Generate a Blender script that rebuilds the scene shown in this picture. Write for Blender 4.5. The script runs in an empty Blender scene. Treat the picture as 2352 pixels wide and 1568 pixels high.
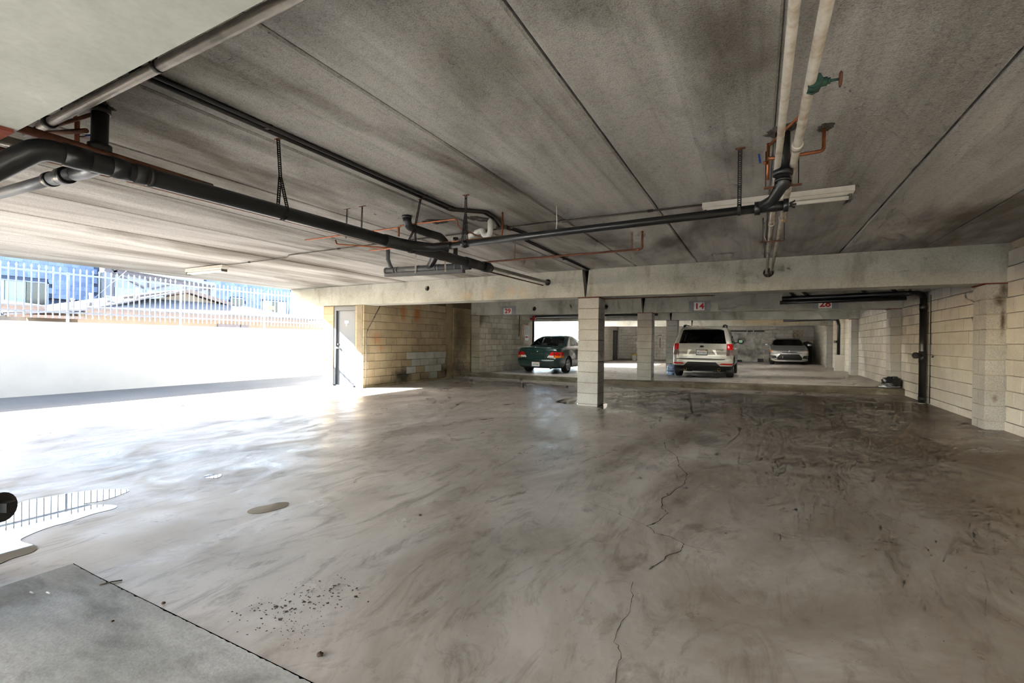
import bpy, bmesh, math, random
from mathutils import Vector, Matrix
random.seed(7)
scene = bpy.context.scene
C = scene.collection
PI = math.pi

# ---------------------------------------------------------------- camera
CAMZ = 1.235
cam = bpy.data.cameras.new('camera')
cam.lens = 16.254; cam.sensor_width = 36.0; cam.sensor_fit = 'HORIZONTAL'
cam.clip_start = 0.02; cam.clip_end = 500
cam_ob = bpy.data.objects.new('camera', cam); C.objects.link(cam_ob)
_yaw, _pit, _rol = 0.488646, -0.0020992, 0.013128
_f = Vector((-math.sin(_yaw)*math.cos(_pit), math.cos(_yaw)*math.cos(_pit), math.sin(_pit)))
_r = Vector((math.cos(_yaw), math.sin(_yaw), 0)); _u = _r.cross(_f)
_r2 = _r*math.cos(_rol)+_u*math.sin(_rol); _u2 = -_r*math.sin(_rol)+_u*math.cos(_rol)
cam_ob.matrix_world = Matrix(((_r2.x, _u2.x, -_f.x, 0), (_r2.y, _u2.y, -_f.y, 0), (_r2.z, _u2.z, -_f.z, CAMZ), (0, 0, 0, 1)))
scene.camera = cam_ob

# ---------------------------------------------------------------- world, sun, exposure
SUN = Vector((1.0, 0.63, -0.64)).normalized()        # the way the sunlight travels
world = bpy.data.worlds.new('sky'); scene.world = world; world.use_nodes = True
_nt = world.node_tree; _nt.nodes.clear()
_sky = _nt.nodes.new('ShaderNodeTexSky'); _sky.sky_type = 'NISHITA'; _sky.sun_disc = False
_sky.sun_elevation = math.asin(-SUN.z); _sky.sun_rotation = math.atan2(-SUN.x, -SUN.y); _sky.air_density = 1.0; _sky.dust_density = 1.6; _sky.ozone_density = 1.0
_bg = _nt.nodes.new('ShaderNodeBackground'); _bg.inputs[1].default_value = 0.14
_wo = _nt.nodes.new('ShaderNodeOutputWorld')
_nt.links.new(_sky.outputs[0], _bg.inputs[0]); _nt.links.new(_bg.outputs[0], _wo.inputs[0])
sl = bpy.data.lights.new('sun', 'SUN'); sl.energy = 7.0; sl.angle = math.radians(0.53); sl.color = (1.0, 0.985, 0.96)
sun_ob = bpy.data.objects.new('sun', sl); C.objects.link(sun_ob)
sun_ob.rotation_euler = SUN.to_track_quat('-Z', 'Y').to_euler(); sun_ob.location = (-30, -20, 30)
scene.view_settings.view_transform = 'Standard'; scene.view_settings.look = 'None'
scene.view_settings.gamma = 1.0; scene.view_settings.use_curve_mapping = False
scene.view_settings.exposure = 3.82
scene.cycles.max_bounces = 8; scene.cycles.diffuse_bounces = 5; scene.cycles.glossy_bounces = 3
scene.cycles.transmission_bounces = 4; scene.cycles.transparent_max_bounces = 8
scene.cycles.sample_clamp_indirect = 8.0; scene.cycles.caustics_reflective = False; scene.cycles.caustics_refractive = False; scene.cycles.blur_glossy = 0.6; scene.cycles.use_adaptive_sampling = True; scene.cycles.adaptive_threshold = 0.035; scene.cycles.adaptive_min_samples = 12

# ---------------------------------------------------------------- helpers
class MB:
    """collects faces for one mesh"""
    def __init__(s): s.v = []; s.f = []; s.s = []
    def add(s, vs, fs, smooth=False):
        b = len(s.v); s.v += [tuple(v) for v in vs]
        for f in fs: s.f.append(tuple(b+i for i in f)); s.s.append(smooth)
        return s
    def box(s, x0, x1, y0, y1, z0, z1):
        return s.add([(x0,y0,z0),(x1,y0,z0),(x1,y1,z0),(x0,y1,z0),(x0,y0,z1),(x1,y0,z1),(x1,y1,z1),(x0,y1,z1)],
            [(0,3,2,1),(4,5,6,7),(0,1,5,4),(1,2,6,5),(2,3,7,6),(3,0,4,7)])
    def obox(s, c, ax, ay, az, hx, hy, hz):
        c = Vector(c); X = Vector(ax).normalized()*hx; Y = Vector(ay).normalized()*hy; Z = Vector(az).normalized()*hz
        return s.add([c+a*X+b*Y+d*Z for d in (-1,1) for a, b in ((-1,-1),(1,-1),(1,1),(-1,1))],
            [(0,3,2,1),(4,5,6,7),(0,1,5,4),(1,2,6,5),(2,3,7,6),(3,0,4,7)])
    def bar(s, p0, p1, w, t, up=(0,0,1)):
        p0 = Vector(p0); p1 = Vector(p1); d = p1-p0; u = Vector(up)
        a = d.cross(u)
        if a.length < 1e-5: a = d.cross(Vector((1,0,0)))
        return s.obox((p0+p1)/2, d, a, d.cross(a), d.length/2, w/2, t/2)
    def cyl(s, p0, p1, r, n=16, r2=None, caps=True):
        p0 = Vector(p0); p1 = Vector(p1); r2 = r if r2 is None else r2
        d = (p1-p0).normalized(); a = d.orthogonal().normalized(); b = d.cross(a)
        vs = []
        for p, q in ((p0, r), (p1, r2)):
            for i in range(n):
                t = 2*PI*i/n; vs.append(p+a*(q*math.cos(t))+b*(q*math.sin(t)))
        s.add(vs, [(i, (i+1)%n, n+(i+1)%n, n+i) for i in range(n)], True)
        if caps:
            b0 = len(s.v)-2*n
            s.f.append(tuple(b0+i for i in range(n-1,-1,-1))); s.s.append(False)
            s.f.append(tuple(b0+n+i for i in range(n))); s.s.append(False)
        return s
    def tube(s, pts, r, n=12, caps=True, fil=0.0, seg=5):
        pts = [Vector(p) for p in pts]
        if fil > 0: pts = fillet(pts, fil, seg)
        m = len(pts); rr = r if isinstance(r, (list, tuple)) else [r]*m
        T = []
        for i in range(m):
            if i == 0: t = pts[1]-pts[0]
            elif i == m-1: t = pts[-1]-pts[-2]
            else: t = (pts[i+1]-pts[i]).normalized()+(pts[i]-pts[i-1]).normalized()
            T.append(t.normalized())
        a = T[0].orthogonal().normalized(); vs = []
        for i in range(m):
            a = (a-T[i]*a.dot(T[i])).normalized(); b = T[i].cross(a)
            k = 1.0
            if 0 < i < m-1:
                c = max(0.3, (pts[i+1]-pts[i]).normalized().dot(T[i])); k = 1.0/c if c < .99 else 1.0
            for j in range(n):
                t = 2*PI*j/n; vs.append(pts[i]+a*(rr[i]*math.cos(t))+b*(rr[i]*math.sin(t)))
        fs = [(i*n+j, i*n+(j+1)%n, (i+1)*n+(j+1)%n, (i+1)*n+j) for i in range(m-1) for j in range(n)]
        s.add(vs, fs, True)
        if caps:
            b0 = len(s.v)-m*n
            s.f.append(tuple(b0+i for i in range(n-1,-1,-1))); s.s.append(False)
            s.f.append(tuple(b0+(m-1)*n+i for i in range(n))); s.s.append(False)
        return s
    def lathe(s, prof, c=(0,0,0), axis='z', n=24, smooth=True):
        c = Vector(c); vs = []; m = len(prof)
        for r, h in prof:
            for i in range(n):
                t = 2*PI*i/n; a, b = r*math.cos(t), r*math.sin(t)
                vs.append(c+Vector({'z':(a,b,h),'y':(a,h,-b),'x':(h,a,b)}[axis]))
        s.add(vs, [(i*n+j, i*n+(j+1)%n, (i+1)*n+(j+1)%n, (i+1)*n+j) for i in range(m-1) for j in range(n)], smooth)
        return s
    def prism(s, poly, d, plane='xz', at=0.0):
        """poly: 2D points; extruded by d along the third axis from at"""
        def P(a, b, t): return {'xz':(a,t,b),'yz':(t,a,b),'xy':(a,b,t)}[plane]
        n = len(poly)
        vs = [P(a,b,at) for a,b in poly]+[P(a,b,at+d) for a,b in poly]
        return s.add(vs, [tuple(range(n-1,-1,-1)), tuple(range(n,2*n))]+[(i,(i+1)%n,n+(i+1)%n,n+i) for i in range(n)])
    def mesh(s, name, origin=(0,0,0)):
        me = bpy.data.meshes.new(name); o = Vector(origin)
        me.from_pydata([tuple(Vector(v)-o) for v in s.v], [], s.f)
        me.polygons.foreach_set('use_smooth', s.s)
        bm = bmesh.new(); bm.from_mesh(me); bmesh.ops.recalc_face_normals(bm, faces=bm.faces); bm.to_mesh(me); bm.free()
        me.update(); return me

def fillet(pts, rad, seg=5):
    out = [pts[0]]
    for i in range(1, len(pts)-1):
        p, a, b = pts[i], pts[i-1], pts[i+1]
        u = (a-p); w = (b-p); lu, lw = u.length, w.length; u.normalize(); w.normalize()
        ang = u.angle(w); L = min(rad/max(math.tan(ang/2), .05), lu*.48, lw*.48)
        q0, q1 = p+u*L, p+w*L
        for k in range(seg+1):
            t = k/seg; out.append(q0*(1-t)**2+p*2*t*(1-t)+q1*t*t)
    out.append(pts[-1]); return out

WO = {}     # world origin of every object made here
def link(name, me, mat, origin, parent=None):
    o = bpy.data.objects.new(name, me); C.objects.link(o)
    if me is not None and mat is not None and not me.materials: me.materials.append(mat)
    o.location = Vector(origin)-(WO[parent.name] if parent else Vector())
    if parent: o.parent = parent
    WO[o.name] = Vector(origin); return o
def tag(o, label=None, cat=None, group=None, kind=None):
    if label: o['label'] = label
    if cat: o['category'] = cat
    if group: o['group'] = group
    if kind: o['kind'] = kind
    return o
def ob(name, mb, mat, parent=None, origin=None):
    """one mesh object; world coordinates in, origin at the foot of its bounding box"""
    if origin is None:
        xs, ys, zs = zip(*mb.v); origin = ((min(xs)+max(xs))/2, (min(ys)+max(ys))/2, min(zs))
    return link(name, mb.mesh(name, origin), mat, origin, parent)
def empty(name, loc):
    return link(name, None, None, loc)
def lob(name, mb, mat, parent):
    """a part given in its parent's own coordinates"""
    o = bpy.data.objects.new(name, mb.mesh(name)); C.objects.link(o)
    if mat: o.data.materials.append(mat)
    o.parent = parent; WO[o.name] = Vector(); return o
def struct(name, mb, mat, parent=None):
    o = ob(name, mb, mat, parent)
    if not parent: o['kind'] = 'structure'
    return o

# ---------------------------------------------------------------- materials
def srgb(r, g, b):
    f = lambda c: (c/255/12.92) if c/255 <= .04045 else ((c/255+.055)/1.055)**2.4
    return (f(r), f(g), f(b), 1.0)
class NT:
    def __init__(s, name):
        s.m = bpy.data.materials.new(name); s.m.use_nodes = True; s.t = s.m.node_tree
        s.b = s.t.nodes['Principled BSDF']
    def n(s, typ, **kw):
        nd = s.t.nodes.new('ShaderNode'+typ)
        for k, v in kw.items():
            if k.startswith('i_'): nd.inputs[k[2:].replace('_', ' ')].default_value = v
            else: setattr(nd, k, v)
        return nd
    def l(s, a, b): s.t.links.new(a, b)
    def pos(s, scale=(1,1,1), rot=(0,0,0), local=False):
        g = s.n('TexCoord').outputs['Object'] if local else s.n('NewGeometry').outputs['Position']
        mp = s.n('Mapping'); mp.inputs['Scale'].default_value = scale; mp.inputs['Rotation'].default_value = rot
        s.l(g, mp.inputs['Vector']); return mp.outputs[0]
    def noise(s, vec, scale, detail=4, rough=.55, dist=0):
        nd = s.n('TexNoise'); nd.inputs['Scale'].default_value = scale; nd.inputs['Detail'].default_value = detail
        nd.inputs['Roughness'].default_value = rough; nd.inputs['Distortion'].default_value = dist
        s.l(vec, nd.inputs['Vector']); return nd.outputs['Fac']
    def ramp(s, fac, stops, interp='LINEAR'):
        r = s.n('ValToRGB'); r.color_ramp.interpolation = interp; e = r.color_ramp.elements
        while len(e) > len(stops): e.remove(e[-1])
        while len(e) < len(stops): e.new(.5)
        for q, (p, c) in zip(e, stops):
            q.position = p; q.color = c if len(c) == 4 else (*c, 1)
        s.l(fac, r.inputs['Fac']); return r.outputs['Color']
    def mix(s, fac, a, b, mode='MIX'):
        m = s.n('Mix', data_type='RGBA', blend_type=mode)
        for sock, v in ((m.inputs[0], fac), (m.inputs[6], a), (m.inputs[7], b)):
            if hasattr(v, 'is_linked'): s.l(v, sock)
            else: sock.default_value = v
        return m.outputs[2]
    def math(s, op, a, b=0.0):
        m = s.n('Math', operation=op)
        for sock, v in ((m.inputs[0], a), (m.inputs[1], b)):
            if hasattr(v, 'is_linked'): s.l(v, sock)
            else: sock.default_value = v
        return m.outputs[0]
    def bump(s, h, strength, dist=.01):
        b = s.n('Bump'); b.inputs['Strength'].default_value = strength; b.inputs['Distance'].default_value = dist
        s.l(h, b.inputs['Height']); s.l(b.outputs[0], s.b.inputs['Normal'])
    def rand(s, lo, hi):
        mr = s.n('MapRange'); mr.inputs['To Min'].default_value = lo; mr.inputs['To Max'].default_value = hi
        s.l(s.n('ObjectInfo').outputs['Random'], mr.inputs['Value']); return mr.outputs[0]
    def col(s, c):
        if hasattr(c, 'is_linked'): s.l(c, s.b.inputs['Base Color'])
        else: s.b.inputs['Base Color'].default_value = c
    def set(s, **kw):
        for k, v in kw.items():
            i = s.b.inputs[k.replace('_', ' ')]
            if hasattr(v, 'is_linked'): s.l(v, i)
            else: i.default_value = v
        return s
def plain(name, c, rough=.6, metal=0.0, var=.12, scale=8, bump=.0, spec=.5):
    t = NT(name); v = t.noise(t.pos(), scale, 3)
    lo = tuple(x*(1-var) for x in c[:3])+(1,); hi = tuple(min(1, x*(1+var)) for x in c[:3])+(1,)
    t.col(t.ramp(v, [(.3, lo), (.7, hi)])); t.set(Roughness=rough, Metallic=metal); t.b.inputs['Specular IOR Level'].default_value = spec
    if bump: t.bump(t.noise(t.pos(), scale*6, 3), bump, .004)
    return t.m
def mottled(name, stops, scale=1.0, stretch=(1,1,1), speck=.25, speck_scale=60, rough=.85, rnd=(1,1), bump=.3, dist=.004, stops2=None, scale2=.5, stretch2=(1,1,1), amt2=.6, spec=.3):
    t = NT(name)
    c = t.ramp(t.noise(t.pos(stretch), scale, 6, .6), stops)
    if stops2: c = t.mix(amt2, c, t.ramp(t.noise(t.pos(stretch2), scale2, 5, .6, .3), stops2), 'MULTIPLY')
    fine = t.noise(t.pos(), speck_scale, 2, .6)
    c = t.mix(speck, c, t.ramp(fine, [(.3, (.25,.25,.25)), (.62, (1,1,1))]), 'MULTIPLY')
    if rnd != (1,1):
        r = t.rand(*rnd); cb = t.n('CombineColor'); 
        for i in range(3): t.l(r, cb.inputs[i])
        c = t.mix(1.0, c, cb.outputs[0], 'MULTIPLY')
    t.col(c); t.set(Roughness=rough); t.b.inputs['Specular IOR Level'].default_value = spec
    if bump: t.bump(fine, bump, dist)
    return t.m
G = lambda v: (v, v, v, 1)
MAT = {}
def ceiling_mat():
    t = NT('ceiling_concrete')
    c = t.ramp(t.noise(t.pos((1.7,.14,1)), 1.3, 5, .62, .4), [(.26, srgb(148,143,136)), (.46, srgb(186,183,178)), (.62, srgb(207,205,201)), (.80, srgb(226,225,222))])
    pt = t.ramp(t.noise(t.pos((1,.35,1)), .75, 4, .6, .5), [(.34, srgb(144,136,124)), (.52, (1,1,1,1))])
    c = t.mix(.85, c, pt, 'MULTIPLY')
    ln = t.ramp(t.noise(t.pos((14,.10,1)), 2.0, 3, .5), [(.30, G(.72)), (.42, G(1))])          # scrape lines along the casting direction
    c = t.mix(.45, c, ln, 'MULTIPLY')
    fine = t.noise(t.pos(), 120, 2, .7); mid = t.noise(t.pos(), 34, 3, .7)
    c = t.mix(.55, c, t.ramp(fine, [(.32, G(.42)), (.58, G(1))]), 'MULTIPLY')
    c = t.mix(.45, c, t.ramp(mid, [(.30, G(.55)), (.52, G(1))]), 'MULTIPLY')
    r = t.rand(.88, 1.06); cb = t.n('CombineColor')
    for i in range(3): t.l(r, cb.inputs[i])
    t.col(t.mix(1.0, c, cb.outputs[0], 'MULTIPLY')); t.set(Roughness=.95); t.b.inputs['Specular IOR Level'].default_value = .2
    t.bump(t.math('ADD', fine, t.math('MULTIPLY', mid, .8)), .55, .006); return t.m
MAT['ceiling'] = ceiling_mat()
MAT['beam'] = mottled('beam_concrete', [(.3, srgb(164,163,152)), (.55, srgb(186,186,176)), (.8, srgb(204,204,196))], 1.6, (1,1,1), .25, 40, .85, (1,1), .35, .004,
    [(.32, srgb(170,158,134)), (.46, (1,1,1,1)), (1, (1,1,1,1))], 2.2, (1.4,1,.5), .45)
MAT['beam_smooth'] = mottled('smooth_beam_concrete', [(.35, srgb(176,179,170)), (.6, srgb(196,198,190)), (.75, srgb(222,223,218))], 2.4, (1,1,1), .10, 50, .7, (1,1), .12, .002)
MAT['block'] = mottled('pale_block', [(.3, srgb(190,185,176)), (.6, srgb(210,206,198)), (.85, srgb(222,219,213))], 1.3, (1,1,1), .22, 70, .9, (.93,1.06), .45, .003)
MAT['block_col'] = mottled('column_block', [(.3, srgb(168,166,162)), (.6, srgb(188,187,183)), (.85, srgb(204,203,200))], 2.0, (1,1,1), .4, 60, .9, (.94,1.05), .6, .004)
MAT['block_tan'] = mottled('tan_block', [(.3, srgb(160,143,112)), (.6, srgb(186,169,138)), (.85, srgb(200,186,158))], 1.0, (1,1,1), .22, 70, .9, (.9,1.06), .45, .003)
MAT['block_grey'] = mottled('grey_block', [(.3, srgb(150,144,128)), (.6, srgb(176,170,154)), (.85, srgb(192,188,174))], 1.0, (1,1,1), .22, 70, .9, (.88,1.08), .45, .003)
def stained(src, name, stains):
    """copy of a material with stains that sit at fixed places: (centre, radii, colour, strength)"""
    m = src.copy(); m.name = name; T = m.node_tree; b = T.nodes['Principled BSDF']; col = b.inputs['Base Color'].links[0].from_socket
    def N(ty): return T.nodes.new('ShaderNode'+ty)
    geo = N('NewGeometry')
    for c, r, rgb, k in stains:
        mp = N('Mapping'); mp.vector_type = 'POINT'; mp.inputs['Scale'].default_value = tuple(1/q for q in r); mp.inputs['Location'].default_value = tuple(-a/q for a, q in zip(c, r)); T.links.new(geo.outputs['Position'], mp.inputs[0])
        ln = N('VectorMath'); ln.operation = 'LENGTH'; T.links.new(mp.outputs[0], ln.inputs[0])
        nz = N('TexNoise'); nz.inputs['Scale'].default_value = 5; nz.inputs['Detail'].default_value = 6; nz.inputs['Roughness'].default_value = .7; T.links.new(geo.outputs['Position'], nz.inputs['Vector'])
        ad = N('Math'); ad.operation = 'MULTIPLY_ADD'; ad.inputs[1].default_value = 1.5; T.links.new(nz.outputs['Fac'], ad.inputs[0]); T.links.new(ln.outputs['Value'], ad.inputs[2])
        mr = N('MapRange'); mr.inputs['From Min'].default_value = 1.0; mr.inputs['From Max'].default_value = 1.75; mr.inputs['To Min'].default_value = k; mr.inputs['To Max'].default_value = 0; mr.clamp = True; T.links.new(ad.outputs[0], mr.inputs['Value'])
        mx = N('Mix'); mx.data_type = 'RGBA'; T.links.new(mr.outputs[0], mx.inputs[0]); T.links.new(col, mx.inputs[6]); mx.inputs[7].default_value = rgb; col = mx.outputs[2]
    T.links.new(col, b.inputs['Base Color']); return m
ORNG = srgb(176,112,58); SOOT = srgb(44,41,37)
MAT['block_tan'] = stained(MAT['block_tan'], 'tan_block_stained', [((-8.77,9.95,1.98),(.5,.16,.34),ORNG,.75),((-8.77,10.55,1.98),(.5,.22,.30),ORNG,.85),((-8.77,8.95,1.25),(.5,.20,.22),ORNG,.5),((-8.77,9.1,1.0),(.5,.15,.15),ORNG,.4),((-8.77,10.9,.86),(.5,.15,.1),ORNG,.4),
    ((-8.77,9.95,.22),(.5,.50,.32),SOOT,.85),((-8.77,12.9,.2),(.5,1.0,.55),SOOT,.7),((-8.77,11.8,.25),(.5,.45,.25),SOOT,.65),((-8.77,12.8,1.3),(.5,.6,1.2),srgb(92,82,64),.5)])
MAT['beam'] = stained(MAT['beam'], 'beam_concrete_stained', [((-5.62,8.43,2.2),(.22,.3,.12),srgb(192,170,138),.5),((-5.05,8.43,2.21),(.2,.3,.16),srgb(192,170,138),.5),((-4.5,8.43,2.25),(.15,.3,.16),srgb(192,170,138),.5),((-4.25,8.43,2.25),(.10,.3,.14),srgb(192,170,138),.5),((.55,24.6,2.3),(2.2,.4,.3),srgb(196,160,100),.5)])
MAT['block_damp'] = stained(MAT['block_col'], 'damp_block', [((2.86,8.43,2.0),(.06,.1,.16),srgb(92,82,66),.9),((2.82,8.43,1.86),(.07,.1,.10),srgb(96,86,70),.9),((2.85,8.43,1.58),(.035,.1,.22),srgb(92,82,66),.9),((2.79,8.43,.55),(.04,.1,.06),srgb(110,98,80),.7)])
MAT['mortar'] = mottled('mortar', [(.3, srgb(128,116,96)), (.7, srgb(150,138,118))], 3, (1,1,1), .3, 60, .95, (1,1), .4)
MAT['mortar_pale'] = mottled('pale_mortar', [(.3, srgb(160,148,130)), (.7, srgb(182,170,150))], 3, (1,1,1), .3, 60, .95, (1,1), .4)
MAT['white_wall'] = mottled('white_paint', [(.3, srgb(222,222,219)), (.7, srgb(232,232,230))], 1.2, (1,1,1), .06, 60, .8, (1,1), .2)
MAT['rust_plate'] = plain('rust_plate', srgb(128,62,44), .8, .1, .3, 20, .3)
MAT['hole_shade'] = plain('painted_hole_shade', srgb(46,33,24), .95)  # dark brown stands in for the shade inside the beam holes
MAT['dark'] = plain('dark_gap', srgb(30,28,26), .95)
MAT['ground'] = mottled('driveway_concrete', [(.3, srgb(112,110,106)), (.7, srgb(126,124,120))], .8, (1,.6,1), .2, 50, .85, (1,1), .3)

def floor_mat(name, upper=False):
    t = NT(name)
    base = t.ramp(t.noise(t.pos((1,.75,1)), .55, 8, .64, 1.0), [(.28, srgb(122,115,108)), (.43, srgb(156,150,143)), (.57, srgb(181,176,170)), (.75, srgb(204,201,197))] if not upper else [(.28, srgb(150,144,136)), (.46, srgb(180,176,170)), (.6, srgb(198,195,191)), (.78, srgb(212,210,206))])
    sw = t.ramp(t.noise(t.pos((2.6,.9,1), (0,0,.55)), 1.7, 9, .74, 1.8), [(.30, srgb(158,152,146)), (.50, (1,1,1,1))])       # trowel sweeps
    c = t.mix(.8, base, sw, 'MULTIPLY')
    # brown soil trodden into the parking side: more of it towards +x
    g = t.n('NewGeometry').outputs['Position']; sp = t.n('SeparateXYZ'); t.l(g, sp.inputs[0])
    mr = t.n('MapRange'); t.l(sp.outputs[0], mr.inputs['Value'])
    mr.inputs['From Min'].default_value = -3.6; mr.inputs['From Max'].default_value = 3.0
    mr.inputs['To Min'].default_value = -.30; mr.inputs['To Max'].default_value = .22
    m2 = t.math('ADD', t.noise(t.pos((1,.6,1)), .8, 8, .66, 1.0), mr.outputs[0])
    c = t.mix(t.ramp(m2, [(.36, G(0)), (.60, G(.75)), (.8, G(1))]), c, srgb(114,99,82) if not upper else srgb(160,150,138))
    dk = t.ramp(t.noise(t.pos((1,1.3,1)), 2.6, 8, .75, .8), [(.26, G(.45)), (.36, G(1))])         # oil smudges
    c = t.mix(.3, c, dk, 'MULTIPLY')
    sp2 = t.ramp(t.noise(t.pos(), 22, 5, .8), [(.25, G(.55)), (.42, G(1))])
    t.col(t.mix(.4, c, sp2, 'MULTIPLY'))
    rg = t.ramp(t.noise(t.pos((1.4,.9,1)), 1.3, 8, .7, 1.2), [(.30, G(.20)), (.5, G(.36)), (.70, G(.56))])
    t.set(Roughness=rg); t.b.inputs['Specular IOR Level'].default_value = .21
    h = t.math('ADD', t.noise(t.pos((2.6,.9,1), (0,0,.55)), 5, 5, .65, 1.0), t.math('MULTIPLY', t.noise(t.pos(), 140, 2), .12))
    t.bump(h, .20, .007)
    return t.m
MAT['floor'] = floor_mat('garage_floor_concrete'); MAT['floor_upper'] = floor_mat('upper_floor_concrete', True)
MAT['slab'] = mottled('rough_slab', [(.28, srgb(112,111,107)), (.5, srgb(150,149,144)), (.72, srgb(186,185,181))], 1.6, (.6,2.0,1), .25, 60, .6, (1,1), .3, .004,
    [(.3, srgb(140,136,128)), (.5, (1,1,1,1))], 2.4, (1,2.4,1), .7, .4)

SOF = 2.085; CEIL = 2.61; RW = 2.92; LW = -8.77
def zf(x): return 0.0 if x < -3 else .0229*(x+3)
def zu(x, y=15):
    z = .185+.027*x if x > -3 else .104-.012*(-3-x)
    return z-.004*max(0, y-15)
def ck(x): return CEIL+(.0053*(x+3) if x < -3 else 0)     # underside of the deck sags to the driveway side
COLX = (-3.075, -2.67)
Y1, Y2, Y3, Y4, YB = 8.43, 13.43, 18.25, 24.6, 32.7

# ---- ground outside
g = MB(); g.add([(-60,-60,-.012),(40,-60,-.012),(40,-4.1,-.012),(-8.6,-4.1,-.012),(-8.6,80,-.012),(-60,80,-.012)], [(0,1,2,3,4,5)])
struct('ground', g, MAT['ground'])
# ---- floors
def grid_floor(xs, ys, zfun, skip=None, depth=.12):
    m = MB(); nx, ny = len(xs), len(ys)
    m.add([(x, y, zfun(x, y)) for y in ys for x in xs],
          [(j*nx+i, j*nx+i+1, (j+1)*nx+i+1, (j+1)*nx+i) for j in range(ny-1) for i in range(nx-1) if not (skip and skip(xs[i], ys[j]))])
    return m
JX, JY = -3.25, 1.10
floor = struct('floor', grid_floor([-8.62,-6,JX,-3,0,2.98], [-4.2,JY,4,8,13.15], lambda x,y: zf(x), lambda x,y: x >= JX-.01 and y < JY-.01), MAT['floor'])
# the older slab in front, its edge chipped
m = MB(); n = 420; top = []; rs = random.Random(3)
for i in range(n+1):
    x = JX+.006+(2.98-JX)*i/n; w = .006+.006*abs(rs.gauss(0,.6))*(1 if rs.random() < .4 else .3)
    top.append((x, JY-w))
m.v = [(x, y, zf(x)+.003) for x, y in top]+[(x, -4.2, zf(x)+.003) for x, y in top]+[(x, y+.002, zf(x)-.05) for x, y in top]
for i in range(n):
    m.f.append((i, i+1, n+2+i, n+1+i)); m.s.append(False); m.f.append((i, 2*n+2+i, 2*n+3+i, i+1)); m.s.append(False)
ob('floor_slab', m, MAT['slab'], floor)
ob('joint_bed', MB().box(JX-.05, 2.98, -4.2, JY+.05, -.09, -.045), MAT['dark'], floor)
struct('floor_upper', grid_floor([-9.0,-7,-5,-3,-1.5,0,1.5,2.98], [13.40,15,18,21,25,29,33], zu), MAT['floor_upper'])
# kerb
m = MB(); xs = [-8.78,-6,-3.96,-2,0,1.5,2.95]; kz = lambda x: .129+(.0222*(x+3.96) if x > -3.96 else 0)
rs = random.Random(5); n = 90; pts = []
for i in range(n+1):
    x = -8.78+(2.95+8.78)*i/n; pts.append((x, rs.uniform(-.010,.012), rs.uniform(-.012,.004)))
m.v = [(x, 13.10+d, zf(x)-.05) for x,d,e in pts]+[(x, 13.10+d*.6, kz(x)-.022+e) for x,d,e in pts]+[(x, 13.13+d*.5, kz(x)+e*.3) for x,d,e in pts]+[(x, 13.42, kz(x)) for x,d,e in pts]+[(x, 13.43, zu(x)-.05) for x,d,e in pts]
for k in range(4):
    for i in range(n): m.f.append((k*(n+1)+i, k*(n+1)+i+1, (k+1)*(n+1)+i+1, (k+1)*(n+1)+i)); m.s.append(False)
MAT['kerb'] = mottled('kerb_concrete', [(.3, srgb(88,80,66)), (.6, srgb(124,116,100)), (.8, srgb(172,165,150))], 2.2, (1,1,2), .4, 50, .9, (1,1), .6, .008)
struct('kerb', m, MAT['kerb'])
MAT['line_paint'] = plain('white_line_paint', srgb(222,220,212), .7, 0, .1, 30)
ob('painted_line', MB().add([(-8.72,12.98,.003),(-3.2,13.02,.003),(-3.2,13.07,.003),(-8.72,13.035,.003)], [(0,1,2,3)]), MAT['line_paint'], floor)
ob('painted_line', MB().add([(-2.5,13.02,zf(-2.5)+.003),(-2.3,13.02,zf(-2.3)+.003),(-2.3,13.06,zf(-2.3)+.003),(-2.5,13.06,zf(-2.5)+.003)], [(0,1,2,3)]), MAT['line_paint'], floor)

# ---- concrete block walls: a mortar core with the blocks laid on it one by one
BH, BL, BT = .2032, .4064, .012
_bm = {}
def block_mesh(kind, a, h, t):
    k = (kind, round(a,3), round(h,3), round(t,3))
    if k not in _bm:
        c = .004; ha, hh = a/2, h/2
        m = MB()
        vs = [(-ha,0,-hh),(ha,0,-hh),(ha,0,hh),(-ha,0,hh),(-ha,-t+c,-hh),(ha,-t+c,-hh),(ha,-t+c,hh),(-ha,-t+c,hh),(-ha+c,-t,-hh+c),(ha-c,-t,-hh+c),(ha-c,-t,hh-c),(-ha+c,-t,hh-c)]
        fs = [(8,9,10,11)]+[(i,(i+1)%4,4+(i+1)%4,4+i) for i in range(4)]+[(4+i,4+(i+1)%4,8+(i+1)%4,8+i) for i in range(4)]
        m.add(vs, fs); _bm[k] = m.mesh('block')
    return _bm[k]
def lay_blocks(parent, mat, u0, u1, z0, nc, origin, udir, ndir, seed=0, skip=None, odd=0, gap=.009, proud=.008, alt=None):
    """running bond between u0 and u1 on the plane through origin; udir along the wall, ndir out of it"""
    rs = random.Random(seed); U = Vector(udir); N = Vector(ndir)
    rot = Matrix((tuple((-N).cross(Vector((0,0,1)))), tuple(-N), (0,0,1))).transposed().to_euler()
    for c in range(nc):
        u = u0-(BL/2 if (c+odd) % 2 else 0)
        while u < u1-.03:
            a, b = max(u, u0), min(u+BL, u1)
            u += BL
            if b-a < .06: continue
            z = z0+c*BH+BH/2
            if skip and skip((a+b)/2, z): continue
            mt = mat
            if alt:
                mt = alt((a+b)/2, z) or mat
            me = block_mesh(mt.name, b-a-gap, BH-gap, .03)
            o = link('block', me, mt, Vector(origin)+U*((a+b)/2)+Vector((0,0,z))+N*(proud-.03+.03+rs.uniform(-.0015,.0015)), parent)
            o.rotation_euler = rot
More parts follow.
